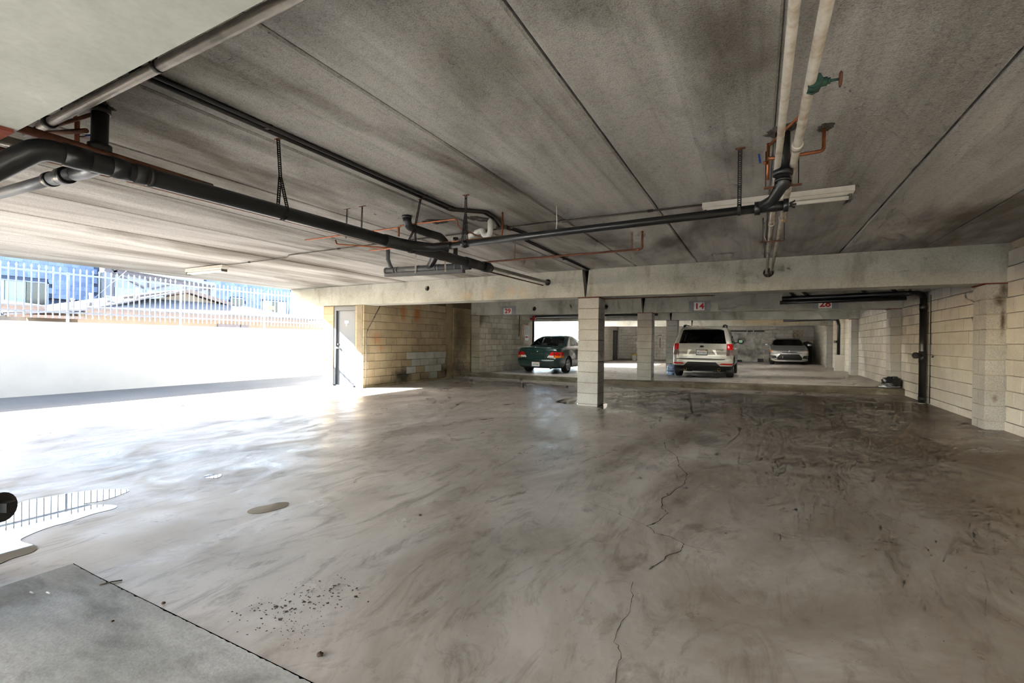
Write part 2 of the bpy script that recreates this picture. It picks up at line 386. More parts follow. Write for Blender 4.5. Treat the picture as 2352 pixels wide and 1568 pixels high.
def solid_blocks(parent, mat, x0, x1, y0, y1, z0, nc, gap=.008, split=None, seed=0):
    rs = random.Random(seed)
    for c in range(nc):
        cells = [(x0,x1,y0,y1)]
        if split == 'y' and c % 2: cells = [(x0,x1,y0,(y0+y1)/2), (x0,x1,(y0+y1)/2,y1)]
        for a,b,d,e in cells:
            h = gap/2; m = MB(); ch = .004
            zz0, zz1 = z0+c*BH+h, z0+(c+1)*BH-h
            X = (a+rs.uniform(0,.002), b-rs.uniform(0,.002)); Yy = (d+(h if d > y0 else 0)+rs.uniform(0,.002), e-(h if e < y1 else 0))
            lv = [(ch, zz0), (0, zz0+ch), (0, zz1-ch), (ch, zz1)]
            vs = []
            for i, zz in lv: vs += [(X[0]+i,Yy[0]+i,zz),(X[1]-i,Yy[0]+i,zz),(X[1]-i,Yy[1]-i,zz),(X[0]+i,Yy[1]-i,zz)]
            fs = [(3,2,1,0),(12,13,14,15)]+[(k*4+i, k*4+(i+1)%4, k*4+4+(i+1)%4, k*4+4+i) for k in range(3) for i in range(4)]
            m.add(vs, fs); ob('block', m, mat, parent)

RZ0 = SOF-11*BH
def right_wall(name, ya, yb, z0, seed, blocks=True, odd=0):
    w = struct(name, MB().box(RW, RW+.2, ya, yb, -.2, 2.75), MAT['mortar_pale'] if blocks else MAT['block_far'])
    if blocks: lay_blocks(w, MAT['block'], ya, yb, z0, 13, (RW,0,0), (0,1,0), (-1,0,0), seed, odd=odd)
    return w
def brick_mat(name, c1, c2, mortar, axis):
    t = NT(name); g = t.n('NewGeometry').outputs['Position']; sp = t.n('SeparateXYZ'); t.l(g, sp.inputs[0])
    cb = t.n('CombineXYZ'); t.l(sp.outputs[axis], cb.inputs[0]); t.l(t.math('ADD', sp.outputs[2], .15), cb.inputs[1])
    br = t.n('TexBrick'); t.l(cb.outputs[0], br.inputs['Vector']); br.inputs['Scale'].default_value = 1.0
    br.inputs['Brick Width'].default_value = BL; br.inputs['Row Height'].default_value = BH; br.inputs['Mortar Size'].default_value = .006
    br.inputs['Color1'].default_value = c1; br.inputs['Color2'].default_value = c2; br.inputs['Mortar'].default_value = mortar
    t.col(t.mix(.5, br.outputs['Color'], t.ramp(t.noise(t.pos(), 2.5, 5), [(.3, G(.75)), (.6, G(1))]), 'MULTIPLY')); t.set(Roughness=.9); return t.m
MAT['block_far'] = brick_mat('far_block_wall', srgb(200,193,178), srgb(214,208,194), srgb(168,156,138), 1)
MAT['block_far_x'] = brick_mat('far_block_wall_across', srgb(190,184,170), srgb(204,198,184), srgb(150,140,120), 0)
def pilaster(name, x0, x1, y0, y1, z0, mat, nc=10, seed=0, mortar='mortar'):
    c = struct(name, MB().box(x0+.012, x1-.012, y0+.012, y1-.012, z0, SOF-.012), MAT[mortar])
    solid_blocks(c, mat, x0, x1, y0, y1, SOF-nc*BH-.012, nc, split='y', seed=seed)
    ob('bearing_plate', MB().box(x0-.02, x1+.004, y0-.02, y1+.02, SOF-.014, SOF-.001), MAT['rust_plate'], c)
    return c
right_wall('wall_right', -4.2, Y1, RZ0, 1)
right_wall('wall_right_2', Y1+.40, Y2, RZ0, 2, odd=1)
right_wall('wall_right_3', Y2+.40, Y3+.25, RZ0, 3)
right_wall('wall_right_4', Y3+.65, Y4, RZ0, 4, False)
right_wall('wall_right_5', Y4+.4, YB+.2, RZ0, 5, False)
# behind the pilasters the wall itself goes on
for i, yy in enumerate((Y1, Y2, Y3+.25, Y4)):
    struct('wall_right_%d' % (6+i), MB().box(RW, RW+.2, yy, yy+.4, -.2, 2.75), MAT['mortar_pale'])
    pilaster('column_right', RW-.235, RW+.01, yy, yy+.406, zf(2.8)-.05 if i == 0 else zu(2.8, yy)-.05, MAT['block_col'] if i else MAT['block_damp'], 11, seed=20+i, mortar='mortar_pale')
# free-standing columns
for i, (yy, sd) in enumerate(((Y1+.07, 1), (Y2+.05, 2), (Y3, 3), (Y4+.02, 4))):
    c = struct('column', MB().box(COLX[0]+.012, COLX[1]-.012, yy+.012, yy+.394, -.03, SOF-.012), MAT['mortar'])
    solid_blocks(c, MAT['block_col'], COLX[0], COLX[1], yy, yy+.406, SOF-.014-11*BH, 11, seed=sd)
    ob('bearing_plate', MB().box(COLX[0]-.01, COLX[1]+.012, yy-.012, yy+.42, SOF-.014, SOF-.001), MAT['rust_plate'], c)
# column just out of frame to the near left, its plate shows under the beam
c = struct('column', MB().box(-3.63, -3.25, .30, .65, -.03, SOF-.012), MAT['mortar'])
ob('bearing_plate', MB().box(-3.70, -2.74, .27, .72, SOF-.016, SOF-.001), MAT['rust_plate'], c)
solid_blocks(c, MAT['block_col'], -3.645, -3.24, .27, .66, SOF-.016-11*BH, 11, seed=9)

# left store-room block beside the driveway
rs_z0 = SOF-11*BH
wl = struct('wall_left', MB().box(LW-.2, LW, Y1+.06, Y2+.35, -.1, CEIL-.02), MAT['mortar'])
patch = {}
MAT['patch'] = mottled('grey_patch_paint', [(.3, srgb(176,175,166)), (.7, srgb(200,199,190))], 3, (1,1,1), .15, 60, .8, (.95,1.04), .3)
def alt_patch(u, z):
    # overpainted blocks low on the wall
    c = int(round((z-BH/2-rs_z0)/BH)); y = u
    if c == 4 and 10.15 < y < 12.0: return MAT['patch']
    if c == 3 and 10.45 < y < 12.0: return MAT['patch']
    if c == 2 and (10.15 < y < 10.55 or 10.75 < y < 11.0 or 11.1 < y < 11.55): return MAT['patch']
    if c == 1 and 11.0 < y < 11.5: return MAT['patch']
    return None
lay_blocks(wl, MAT['block_tan'], Y1+.06, 11.98, rs_z0, 12, (LW,0,0), (0,1,0), (1,0,0), 11, alt=alt_patch)
lay_blocks(wl, MAT['block_tan'], 12.36, 13.40, rs_z0, 12, (LW,0,0), (0,1,0), (1,0,0), 12, odd=1)
ob('grout_band', MB().box(LW-.02, LW+.006, 11.985, 12.355, 0, SOF+.3), MAT['block_tan'], wl)
wl2 = struct('wall_left_2', MB().box(LW-.2, LW, Y2+.35, Y3+.2, -.1, CEIL-.02), MAT['mortar'])
lay_blocks(wl2, MAT['block_grey'], Y2+.35, Y3-.25, rs_z0, 13, (LW,0,0), (0,1,0), (1,0,0), 13)
ob('grout_band', MB().box(LW-.02, LW+.008, Y3-.25, Y3+.2, 0, SOF+.3), MAT['block_grey'], wl2)
pilaster('column_left', LW-.01, LW+.36, Y2+.02, Y2+.42, .05, MAT['block_grey'], 10, seed=31)
# front of the store room, either side of the door
wf = struct('wall_front', MB().box(-10.22, -9.85, Y1+.095, Y1+.30, -.05, SOF-.01).box(-9.04, LW-.01, Y1+.095, Y1+.30, -.05, SOF-.01).box(-10.22, LW-.01, Y1+.1, Y1+.3, SOF-.02, CEIL-.05), MAT['mortar'])
for c_ in range(10):
    for a, b in ((-10.235,-9.845), (-9.045, LW+.004)):
        zz = SOF-.012-(c_+1)*BH
        ob('block', MB().box(a, b, Y1+.085+random.uniform(0,.002), Y1+.30, zz+.004, zz+BH-.004), MAT['block_tan'], wf)
struct('wall_outer', MB().box(-10.23, -10.05, Y1+.3, Y3+.2, -.05, CEIL-.02), MAT['white_wall'])
struct('wall_end', MB().box(-10.23, LW, Y3+.1, Y3+.2, -.05, CEIL-.02), MAT['block_far_x'])
# pier under the near beam's outer end ; behind the camera the garage is open to the lot
struct('column_near', MB().box(-10.6, -10.2, .30, .70, -.05, SOF), MAT['block_far'])
struct('wall_back_blocker', MB().box(.6, 3.1, -4.35, -4.2, -.05, CEIL+.1), MAT['block_far_x'])  # unseen wall added to block light and darken the near right side
# far bay
struct('wall_left_3', MB().box(LW-.2, LW, Y4, YB+.2, -.1, CEIL+.1), MAT['block_far'])
wb = struct('wall_far', MB().box(-9, RW+.2, YB, YB+.2, -.15, CEIL), MAT['mortar'])
lay_blocks(wb, MAT['block'], LW+.01, RW, rs_z0+BH, 12, (0,YB,0), (1,0,0), (0,-1,0), 15, skip=lambda u, z: -3.2 < u < .3 and z < 1.95)

# ---- beams, in two lengths that meet over the columns with a tapered gap
def beam_len(name, poly, y0, y1, mat, holes=()):
    m = MB().prism(poly, y1-y0, 'xz', y0); me = m.mesh(name)
    o = bpy.data.objects.new(name, me); C.objects.link(o); WO[o.name] = Vector()
    cut = []
    for hx, hz, hr in holes:
        cm = MB().cyl((hx, y0-.1, hz), (hx, y1+.1, hz), hr, 24).mesh('cut'); co = bpy.data.objects.new('cut', cm); C.objects.link(co); cut.append(co)
        bo = o.modifiers.new('b', 'BOOLEAN'); bo.object = co; bo.operation = 'DIFFERENCE'; bo.solver = 'EXACT'
    if cut:
        dg = bpy.context.evaluated_depsgraph_get(); nm = bpy.data.meshes.new_from_object(o.evaluated_get(dg)); o.modifiers.clear(); o.data = nm; nm.name = name
        for co in cut: bpy.data.objects.remove(co)
    o.data.materials.clear(); o.data.materials.append(mat); o['kind'] = 'structure'; return o
def beam(y0, y1, xl, xr, mat, hl=(), hr=(), tl=0):
    a = CEIL-.004
    beam_len('beam', [(xl, SOF), (-2.925, SOF), (-2.985, a), (xl, a+tl)], y0, y1, mat, hl)
    beam_len('beam', [(-2.90, SOF), (xr, SOF), (xr, a), (-2.845, a)], y0, y1, mat, hr)
    ob('beam_gap', MB().box(-3.0, -2.83, y0+.2, y0+.24, SOF+.002, a-.002), MAT['dark'])['kind'] = 'structure'
beam(Y1, Y1+.46, -11.43, RW+.0, MAT['beam'], ((-6.70, CAMZ+1.171, .062), (-3.70, CAMZ+1.165, .066)), ((.135, CAMZ+1.135, .075),), -.045)
beam(Y2, Y2+.46, LW+.02, RW, MAT['beam'], ((-6.35, CAMZ+1.03, .07), (-4.0, CAMZ+1.04, .07)), ())
beam(Y3, Y3+.46, LW-.1, RW, MAT['beam'])
beam(Y4, Y4+.46, LW-.1, RW, MAT['beam'])
for hx, hz, yy in ((-6.70, CAMZ+1.171, Y1), (-6.35, CAMZ+1.03, Y2)):
    ob('beam_shade_plug', MB().cyl((hx, yy+.07, hz), (hx, yy+.20, hz), .075, 20), MAT['hole_shade'])['kind'] = 'structure'  # dark plug in each open hole, its shade put into the colour
bn = struct('beam_near', MB().box(-11.43, RW, .26, .733, SOF, CEIL-.004), MAT['beam_smooth'])

# ---- deck: planks with open joints under a topping
ceiling = struct('ceiling', MB().box(-11.5, 3.1, -4.2, Y3+.5, CEIL+.08, CEIL+.3).box(-8.9, 3.1, Y3+.5, YB+.3, CEIL+.08, CEIL+.3), MAT['dark'])
JOINTS = [-11.52,-10.46,-9.41,-8.36,-7.33,-6.155,-5.115,-4.08,-3.02,-1.955,-.93,.078,1.072,2.05,3.05]
rp = random.Random(2)
for ya, yb in ((-4.2,.5), (.5, Y1+.23), (Y1+.23, Y2+.23), (Y2+.23, Y3+.23), (Y3+.23, Y4+.23), (Y4+.23, YB+.1)):
    for a, b in zip(JOINTS[:-1], JOINTS[1:]):
        if ya > Y3 and b < -8: continue
        g0 = .035 if abs(a+7.33) < .01 else .007; g1 = .03 if abs(b+7.33) < .01 else .007
        if abs(a-.078) < .01: g0 = .0012
        if abs(b-.078) < .01: g1 = .0012
        z0 = rp.uniform(-.004,.004); ca, cb = ck(a)+z0, ck(b)+z0; ch = .012
        m = MB(); x0, x1 = a+g0, b-g1
        m.prism([(x0,ca+ch),(x0+ch,ca),(x1-ch,cb),(x1,cb+ch),(x1,CEIL+.11),(x0,CEIL+.11)], yb-ya-.006, 'xz', ya)
        ob('plank', m, MAT['ceiling'], ceiling)

# ---- door of the store room
MAT['door'] = plain('grey_door_paint', srgb(88,94,102), .45, .0, .05, 6)
MAT['door_frame'] = plain('grey_frame_paint', srgb(82,86,92), .5, .0, .06, 10)
MAT['steel'] = plain('worn_steel', srgb(190,190,188), .35, .9, .1, 20)
MAT['sign_white'] = plain('white_sign', srgb(236,236,232), .6)
d1 = struct('door_1', MB().box(-9.76, -9.09, Y1+.15, Y1+.195, .02, SOF-.13), MAT['door'])
ob('door_frame', MB().box(-9.845, -9.76, Y1+.10, Y1+.30, 0, SOF-.015).box(-9.09, -9.045, Y1+.10, Y1+.30, 0, SOF-.015).box(-9.76, -9.09, Y1+.10, Y1+.30, SOF-.13, SOF-.015), MAT['door_frame'], d1)
k = ob('door_knob', MB().lathe([(.0,-.075),(.022,-.072),(.030,-.055),(.026,-.035),(.012,-.03),(.012,-.008),(.035,-.006),(.035,0)], (-9.70, Y1+.15, .985), 'y', 16), MAT['steel'], d1)
ob('latch_guard', MB().box(-9.775, -9.745, Y1+.135, Y1+.15, .90, 1.09).box(-9.775,-9.70,Y1+.125,Y1+.138,1.06,1.10), MAT['door_frame'], d1)
ob('door_sign', MB().box(-9.50, -9.36, Y1+.144, Y1+.15, 1.62, 1.69).box(-9.445, -9.415, Y1+.145, Y1+.15, 1.555, 1.62), MAT['sign_white'], d1)
ob('threshold', MB().box(-9.845, -9.045, Y1+.1, Y1+.30, -.01, .022), MAT['door_frame'], d1)

# ---- boundary wall across the driveway
WX = -12.95
struct('wall_boundary', MB().box(WX-.2, WX, -40, 60, -.05, 1.5), MAT['white_wall'])
# ================================================================ plumbing, conduit and lamps under the deck
MAT['abs'] = plain('black_abs_pipe', srgb(29,30,30), .33, 0, .2, 6)
MAT['abs_grey'] = plain('dusty_black_pipe', srgb(84,86,88), .5, 0, .15, 8)
MAT['iron'] = plain('dark_cast_iron', srgb(46,44,41), .55, .2, .25, 12, .15)
MAT['galv'] = plain('galvanised_pipe', srgb(150,143,132), .45, .55, .2, 14)
MAT['white_pipe'] = mottled('painted_pipe', [(.35, srgb(176,160,140)), (.5, srgb(205,198,186)), (.7, srgb(214,208,197))], 9, (1,1,1), .18, 40, .6, (1,1), .15, .002)
MAT['rust'] = plain('rusty_pipe', srgb(112,70,50), .75, .2, .35, 18, .2)
MAT['copper'] = plain('aged_copper', srgb(158,96,62), .45, .6, .3, 12)
MAT['conduit'] = plain('grimy_conduit', srgb(92,86,78), .6, .3, .2, 10)
MAT['pvc'] = plain('white_pvc', srgb(226,225,220), .4, 0, .05)
MAT['strap'] = plain('black_strap_steel', srgb(44,41,38), .6, .5, .2, 30)
MAT['blue_grip'] = plain('blue_plastic', srgb(32,66,150), .4)
MAT['brass'] = plain('valve_brass', srgb(150,130,90), .4, .7, .2, 20)
MAT['green_valve'] = plain('green_bronze_valve', srgb(54,86,74), .55, .4, .3, 25)
MAT['tube_glass'] = plain('unlit_tube', srgb(236,236,232), .3, 0, .02)
MAT['fixture'] = plain('fixture_enamel', srgb(218,214,204), .5, 0, .08, 12)
MAT['soot'] = plain('broken_concrete', srgb(70,64,58), .95, 0, .35, 25, .5)

def mark(m):
    if not hasattr(m, 'cuts'): m.cuts = []
    m.cuts.append((len(m.v), len(m.f)))
def obs(name, m, mat, parent):
    """one object for every piece marked in m"""
    cs = sorted(set(m.cuts)); cs = [c for c in cs if c != (len(m.v), len(m.f))]+[(len(m.v), len(m.f))]
    if cs[0] != (0, 0): cs = [(0, 0)]+cs
    for (a, fa), (b, fb) in zip(cs[:-1], cs[1:]):
        q = MB(); q.v = m.v[a:b]; q.f = [tuple(i-a for i in f) for f in m.f[fa:fb]]; q.s = m.s[fa:fb]; ob(name, q, mat, parent)
def ring(m, p, d, r, w, n=20):
    mark(m)
    p = Vector(p); d = Vector(d).normalized(); return m.cyl(p-d*w/2, p+d*w/2, r, n)
def strap_mesh(m, p0, p1, wdir, w=.028, t=.002, pitch=.0145):
    mark(m)
    p0 = Vector(p0); p1 = Vector(p1); d = p1-p0; L = d.length; d.normalize(); W = Vector(wdir).normalized(); N = d.cross(W)
    n = max(1, int(L/pitch)); e = w*.32
    for sgn in (-1, 1): m.obox((p0+p1)/2+W*sgn*(w-e)/2, d, W, N, L/2, e/2, t/2)
    for i in range(n+1):
        c = p0+d*(L*i/n); m.obox(c, d, W, N, pitch*.27, (w-2*e)/2, t/2)
    return m
def hanger(name, label, top, bottom, pipe_r, axis, split=.45, plate=True, group=None):
    """perforated strap: one strand from the deck that parts around the pipe"""
    top = Vector(top); bottom = Vector(bottom); A = Vector(axis).normalized(); S = A.cross(Vector((0,0,1))).normalized()
    mid = top.lerp(bottom, split); m = MB()
    strap_mesh(m, top, mid, A)
    for s in (-1, 1): strap_mesh(m, mid+S*s*.003, bottom+S*s*(pipe_r+.002)+Vector((0,0,.02)), A)
    prof = []
    for i in range(11):
        t = PI+PI*i/10; prof.append(bottom+S*math.cos(t)*(pipe_r+.002)+Vector((0,0,math.sin(t)*(pipe_r+.002)+.02 if i in (0,10) else math.sin(t)*(pipe_r+.002))))
    for a, b in zip(prof[:-1], prof[1:]): m.obox((a+b)/2, b-a, A, (b-a).cross(A), (b-a).length/2, .0105, .0008)
    o = ob(name, m, MAT['strap']); tag(o, label, 'pipe strap', group)
    if plate: ob('anchor', MB().box(top.x-.03, top.x+.03, top.y-.012, top.y+.012, top.z-.006, top.z+.003).cyl((top.x, top.y, top.z-.014), (top.x, top.y, top.z), .008, 8), MAT['rust'], o)
    return o

def broken(parent, x_, y_, r):
    rs = random.Random(int(abs(x_*1000+y_*77))); n = 22; k = [rs.uniform(.55,1.25) for _ in range(n)]; m = MB()
    el = rs.uniform(1.0,1.7); a0 = rs.uniform(0,PI)
    def P(q, i, z):
        t = 2*PI*i/n; a, b = math.cos(t)*r*q*el, math.sin(t)*r*q; return (x_+a*math.cos(a0)-b*math.sin(a0), y_+a*math.sin(a0)+b*math.cos(a0), z)
    vs = [P(.25, i, ck(x_)-.011) for i in range(n)]+[P(.7*(k[i]+k[i-1])/2, i, ck(x_)-.010-rs.uniform(0,.012)) for i in range(n)]+[P(k[i], i, ck(x_)+.006) for i in range(n)]
    m.add(vs, [(j*n+i, j*n+(i+1)%n, (j+1)*n+(i+1)%n, (j+1)*n+i) for j in range(2) for i in range(n)]); ob('broken_edge', m, MAT['soot'], parent)
# --- main drain running away from the camera, with the stack it falls into at the frame's edge
MX = -2.95
mz = lambda y: 2.10+.0075*(y-1.0)
o = ob('drain_pipe', MB().tube([(MX,4.90,mz(4.9)),(MX,.86,mz(.86)),(-3.06,.70,1.93),(-3.045,.68,1.72)], .050, 24, True, .10, 7), MAT['abs'])
tag(o, 'long thick black drain pipe hung below the ceiling, running towards the far beam', 'pipe')
ob('coupling', ring(MB(), (MX,.99,mz(.99)), (0,1,0), .055, .10, 24), MAT['abs'], o)
ob('coupling', ring(MB(), (MX,1.16,mz(1.16)), (0,1,0), .0545, .07, 24), MAT['abs'], o)
m = ring(MB(), (MX,1.30,mz(1.3)), (0,1,0), .0535, .02, 24); ring(m, (MX,1.25,mz(1.25)), (0,1,0), .0525, .05, 24); obs('clamp', m, MAT['iron'], o)
m = MB(); ring(m, (MX,4.55,mz(4.5)), (0,1,0), .056, .32, 24); ring(m, (MX,4.84,mz(4.85)), (0,1,0), .062, .13, 24); obs('coupling', m, MAT['abs'], o)
ob('cleanout_cap', ring(MB(), (MX,4.925,mz(4.9)), (0,1,0), .050, .05, 24), MAT['iron'], o)
ob('wye_fitting', MB().tube([(MX,3.25,mz(3.3)),(MX+.02,3.42,mz(3.4)+.01),(MX+.16,3.60,2.128),(-2.62,3.62,2.135)], [.052,.048,.040,.036], 20, True).cyl((MX,3.1,mz(3.1)),(MX,3.75,mz(3.7)),.0545,24), MAT['abs'], o)
# stack at the left edge of the frame
o = ob('soil_stack', MB().cyl((-3.045,.68,.12),(-3.045,.68,1.74),.050,24), MAT['abs'])
tag(o, 'upright black soil pipe with round cleanout plug at the near corner', 'pipe')
m = MB().cyl((-3.045,.68,.455),(-2.945,.735,.47),.058,20); m.cyl((-2.945,.735,.47),(-2.925,.745,.473),.064,20); ob('cleanout_plug', m, MAT['iron'], o)
ob('plug_nut', MB().obox((-2.905,.755,.476),(.9,.45,.02),(-.45,.9,0),(0,0,1),.022,.02,.02), MAT['iron'], o)
m = MB(); ring(m, (-3.045,.68,.20), (0,0,1), .056, .09, 24); ring(m, (-3.045,.68,.62), (0,0,1), .056, .07, 24); obs('coupling', m, MAT['abs'], o)
ob('floor_collar', MB().lathe([(.05,.155),(.062,.15),(.070,.10),(.068,.04),(.075,.0)], (-3.045,.68,0), 'z', 24), MAT['pvc'], o)

# --- branch drain crossing to the right
bz = lambda x: 2.135+.0135*(x+2.6)
o = ob('branch_drain_pipe', MB().cyl((-2.64,3.62,bz(-2.64)),(.06,3.62,bz(.06)),.0305,20), MAT['abs'])
tag(o, 'thin black branch drain crossing from the thick pipe to the white pipes', 'pipe')
m = MB(); ring(m, (-2.45,3.62,bz(-2.45)), (1,0,0), .034, .09); ring(m, (-2.62,3.62,bz(-2.62)), (1,0,0), .035, .05); obs('coupling', m, MAT['abs'], o)
o = ob('vent_stack', MB().tube([(.125,3.45,2.61),(.128,3.45,2.34)], .043, 20).tube([(.128,3.45,2.36),(.130,3.46,2.27),(.075,3.56,2.20),(.0,3.61,2.175)], [.040,.042,.036,.033], 18), MAT['abs'])
tag(o, 'short black vertical pipe dropping from the ceiling between the two white pipes', 'pipe')
m = MB(); ring(m, (.128,3.45,2.338), (0,0,1), .058, .03); ring(m, (.13,3.455,2.29), (0,.1,1), .049, .02); ring(m, (.128,3.47,2.262), (-.3,.5,1), .048, .018); obs('hub', m, MAT['abs'], o)
m = MB().cyl((-.02,3.62,bz(-.02)),(.16,3.62,bz(.16)),.034,20); ring(m, (-.015,3.62,bz(0)), (1,0,0), .046, .035); ring(m, (.155,3.62,bz(.15)), (1,0,0), .044, .03); ob('tee', m, MAT['abs'], o)
m = MB()
for s in (-1,0,1): m.obox((.192+.006*(1-abs(s)),3.62,bz(.18)+.015*s), (1,0,.5*s), (0,1,0), (-.5*s,0,1), .018, .012, .004)
ob('wing_plug', m, MAT['abs'], o)
broken(o, .11, 3.44, 0.076)

# --- two long painted pipes overhead
def long_pipe(label, x0, x1, y0, y1, zz, r, mat, joints):
    o = ob('water_pipe', MB().cyl((x0,y0,zz),(x1,y1,zz),r,18), mat); tag(o, label, 'pipe')
    for y in joints:
        x = x0+(x1-x0)*(y-y0)/(y1-y0); m = MB(); ring(m, (x,y,zz), (x1-x0,y1-y0,0), r*1.28, .055); ring(m, (x,y-.03,zz), (x1-x0,y1-y0,0), r*1.36, .012)
        obs('coupling', m, mat, o)
    return o
long_pipe('flaking white pipe overhead, straight along the ceiling into the far beam', .083, .110, -4.0, 9.6, 2.375, .019, MAT['white_pipe'], (3.62, 5.05))
p2_ = long_pipe('smooth white pipe overhead with a green valve on it', .206, .168, -4.0, 9.6, 2.375, .022, MAT['white_pipe'], (3.12, 4.85))
m = MB(); ring(m, (.2015,2.40,2.375), (0,1,0), .030, .05); ring(m, (.2015,2.37,2.375), (0,1,0), .032, .012, 8); ring(m, (.2015,2.43,2.375), (0,1,0), .032, .012, 8)
m.cyl((.2015,2.40,2.375),(.250,2.405,2.376),.019,12); m.cyl((.250,2.405,2.376),(.262,2.406,2.376),.014,8); m.cyl((.26,2.406,2.376),(.295,2.41,2.377),.006,8)
o = ob('gate_valve', m, MAT['green_valve']); tag(o, 'green bronze gate valve on the smooth white overhead pipe', 'valve')
m = MB().lathe([(.004,-.005),(.012,-.006),(.027,-.004),(.032,0),(.027,.005),(.012,.005),(.004,.005)], (.299,2.41,2.377), 'x', 12); ob('hand_wheel', m, MAT['rust'], o)
for i, (y, za, lab) in enumerate(((3.765,2.345,'rusty cross bar carrying the white pipes beside the black vent pipe'), (5.74,2.345,'rusty cross bar carrying the white pipes nearest the far beam'))):
    o = ob('hanger_bar', MB().obox((.14 if i == 0 else .12,y,za),(1,.03,0),(0,1,0),(0,0,1),.115,.016,.004), MAT['rust']); tag(o, lab, 'pipe hanger')
    for xx in (.035,.235): ob('hanger_rod', MB().cyl((xx,y,za),(xx,y,2.61),.0035,6), MAT['strap'], o)
m = MB()
for y in (5.95,): m.tube([(.05,y,2.61),(.05,y,2.45),(.085,y+.01,2.36),(.13,y,2.40)], .005, 6)
o = ob('wire_tie', m, MAT['galv']); tag(o, 'thin wire tie looped under the flaking white pipe near the far beam', 'wire')
o = ob('drain_cock', MB().cyl((.185,4.80,2.375),(.185,4.80,2.335),.008,8).obox((.20,4.80,2.33),(1,0,0),(0,1,0),(0,0,1),.015,.005,.004), MAT['brass']); tag(o, 'small brass drain cock under the smooth white pipe', 'valve')
# strap on the branch drain
hanger('pipe_strap', 'single strap hanging the branch drain beside the flaking white pipe', (-.127,3.62,2.61), (-.127,3.62,bz(-.127)), .031, (1,0,0), .9)
hanger('pipe_strap', 'perforated strap at the start of the thin branch drain', (-2.46,3.66,2.61), (-2.44,3.62,bz(-2.44)), .036, (1,0,0), .40)
hanger('pipe_strap', 'perforated strap splitting around the thick drain in the near bay', (MX,2.06,2.612), (MX,2.10,mz(2.1)), .051, (0,1,0), .52)
hanger('pipe_strap', 'perforated strap over the junction of thick and thin drains', (MX+.01,3.58,2.612), (MX,3.46,mz(3.4)), .056, (0,1,0), .62)

# --- rusty pipe behind the thick drain, through the far beam
o = ob('gas_pipe', MB().cyl((-3.70,.78,2.305),(-3.70,9.9,2.415),.028,16), MAT['galv']); tag(o, 'galvanised pipe running behind the thick drain into a hole in the beam', 'pipe')
o = ob('gas_pipe', MB().cyl((-3.775,.80,2.275),(-3.80,8.6,2.345),.011,10), MAT['rust']); tag(o, 'slim rusty pipe just below the galvanised one entering the beam', 'pipe')
o = ob('iron_pipe', MB().cyl((-3.45,.74,2.325),(-3.45,1.9,2.30),.024,16), MAT['rust']); tag(o, 'rust red pipe tucked above the thick drain at its elbow', 'pipe')

# --- galvanised pipe along the near beam
o = ob('sprinkler_pipe', MB().cyl((-3.86,1.13,2.493),(2.85,1.13,2.515),.0255,18), MAT['galv']); tag(o, 'grey galvanised pipe strapped close along the near concrete beam', 'pipe')
m = MB(); ring(m, (-3.73,1.13,2.494), (1,0,0), .034, .05); ring(m, (-2.50,1.13,2.498), (1,0,0), .0275, .03); obs('coupling', m, MAT['iron'], o)
ob('reducer', MB().tube([(-3.85,1.13,2.493),(-3.93,1.13,2.492),(-4.10,1.13,2.49)], [.020,.017,.015], 12).cyl((-4.0,1.13,2.47),(-4.0,1.13,2.51),.024,10), MAT['iron'], o)
m = MB()
for x in (-2.53,-2.47): strap_mesh(m, (x,1.10,2.61), (x,1.11,2.50), (1,0,0), .018)
for x in (-3.50,-3.78): strap_mesh(m, (x,1.10,2.61), (x,1.11,2.50), (1,0,0), .018)
for x in (.9,): strap_mesh(m, (x,1.10,2.61), (x,1.11,2.50), (1,0,0), .018)
obs('strap', m, MAT['strap'], o)

# --- stack and side pipe in the near left corner of the bay
o = ob('drain_stack', MB().tube([(-3.46,1.27,2.61),(-3.47,1.27,2.33),(-3.49,1.27,2.24),(-3.62,1.27,2.235),(-3.80,1.27,2.245)], .042, 20, True, .06, 6), MAT['abs'])
tag(o, 'black stack from the ceiling that turns left below the thick drain', 'pipe')
m = MB(); ring(m, (-3.465,1.27,2.345), (0,0,1), .058, .035); ring(m, (-3.46,1.27,2.565), (0,0,1), .050, .03); obs('clamp', m, MAT['iron'], o)
broken(o, -3.5, 1.25, 0.108)
ob('side_arm', MB().cyl((-3.78,1.262,2.245),(-5.4,1.262,2.305),.037,20), MAT['abs_grey'], o)
m = MB(); ring(m, (-3.92,1.262,2.250), (1,0,-.04), .052, .09, 24); ring(m, (-4.14,1.262,2.259), (1,0,-.04), .048, .06, 24); obs('coupling', m, MAT['abs'], o)
m = ring(MB(), (-4.02,1.262,2.254), (1,0,-.04), .0425, .17, 24); ob('sleeve', m, MAT['abs_grey'], o)
o = ob('red_brown_pipe', MB().cyl((-3.52,1.02,2.205),(-5.6,1.02,2.29),.014,12), MAT['rust']); tag(o, 'thin red-brown pipe running left just under the elbow of the thick drain', 'pipe')
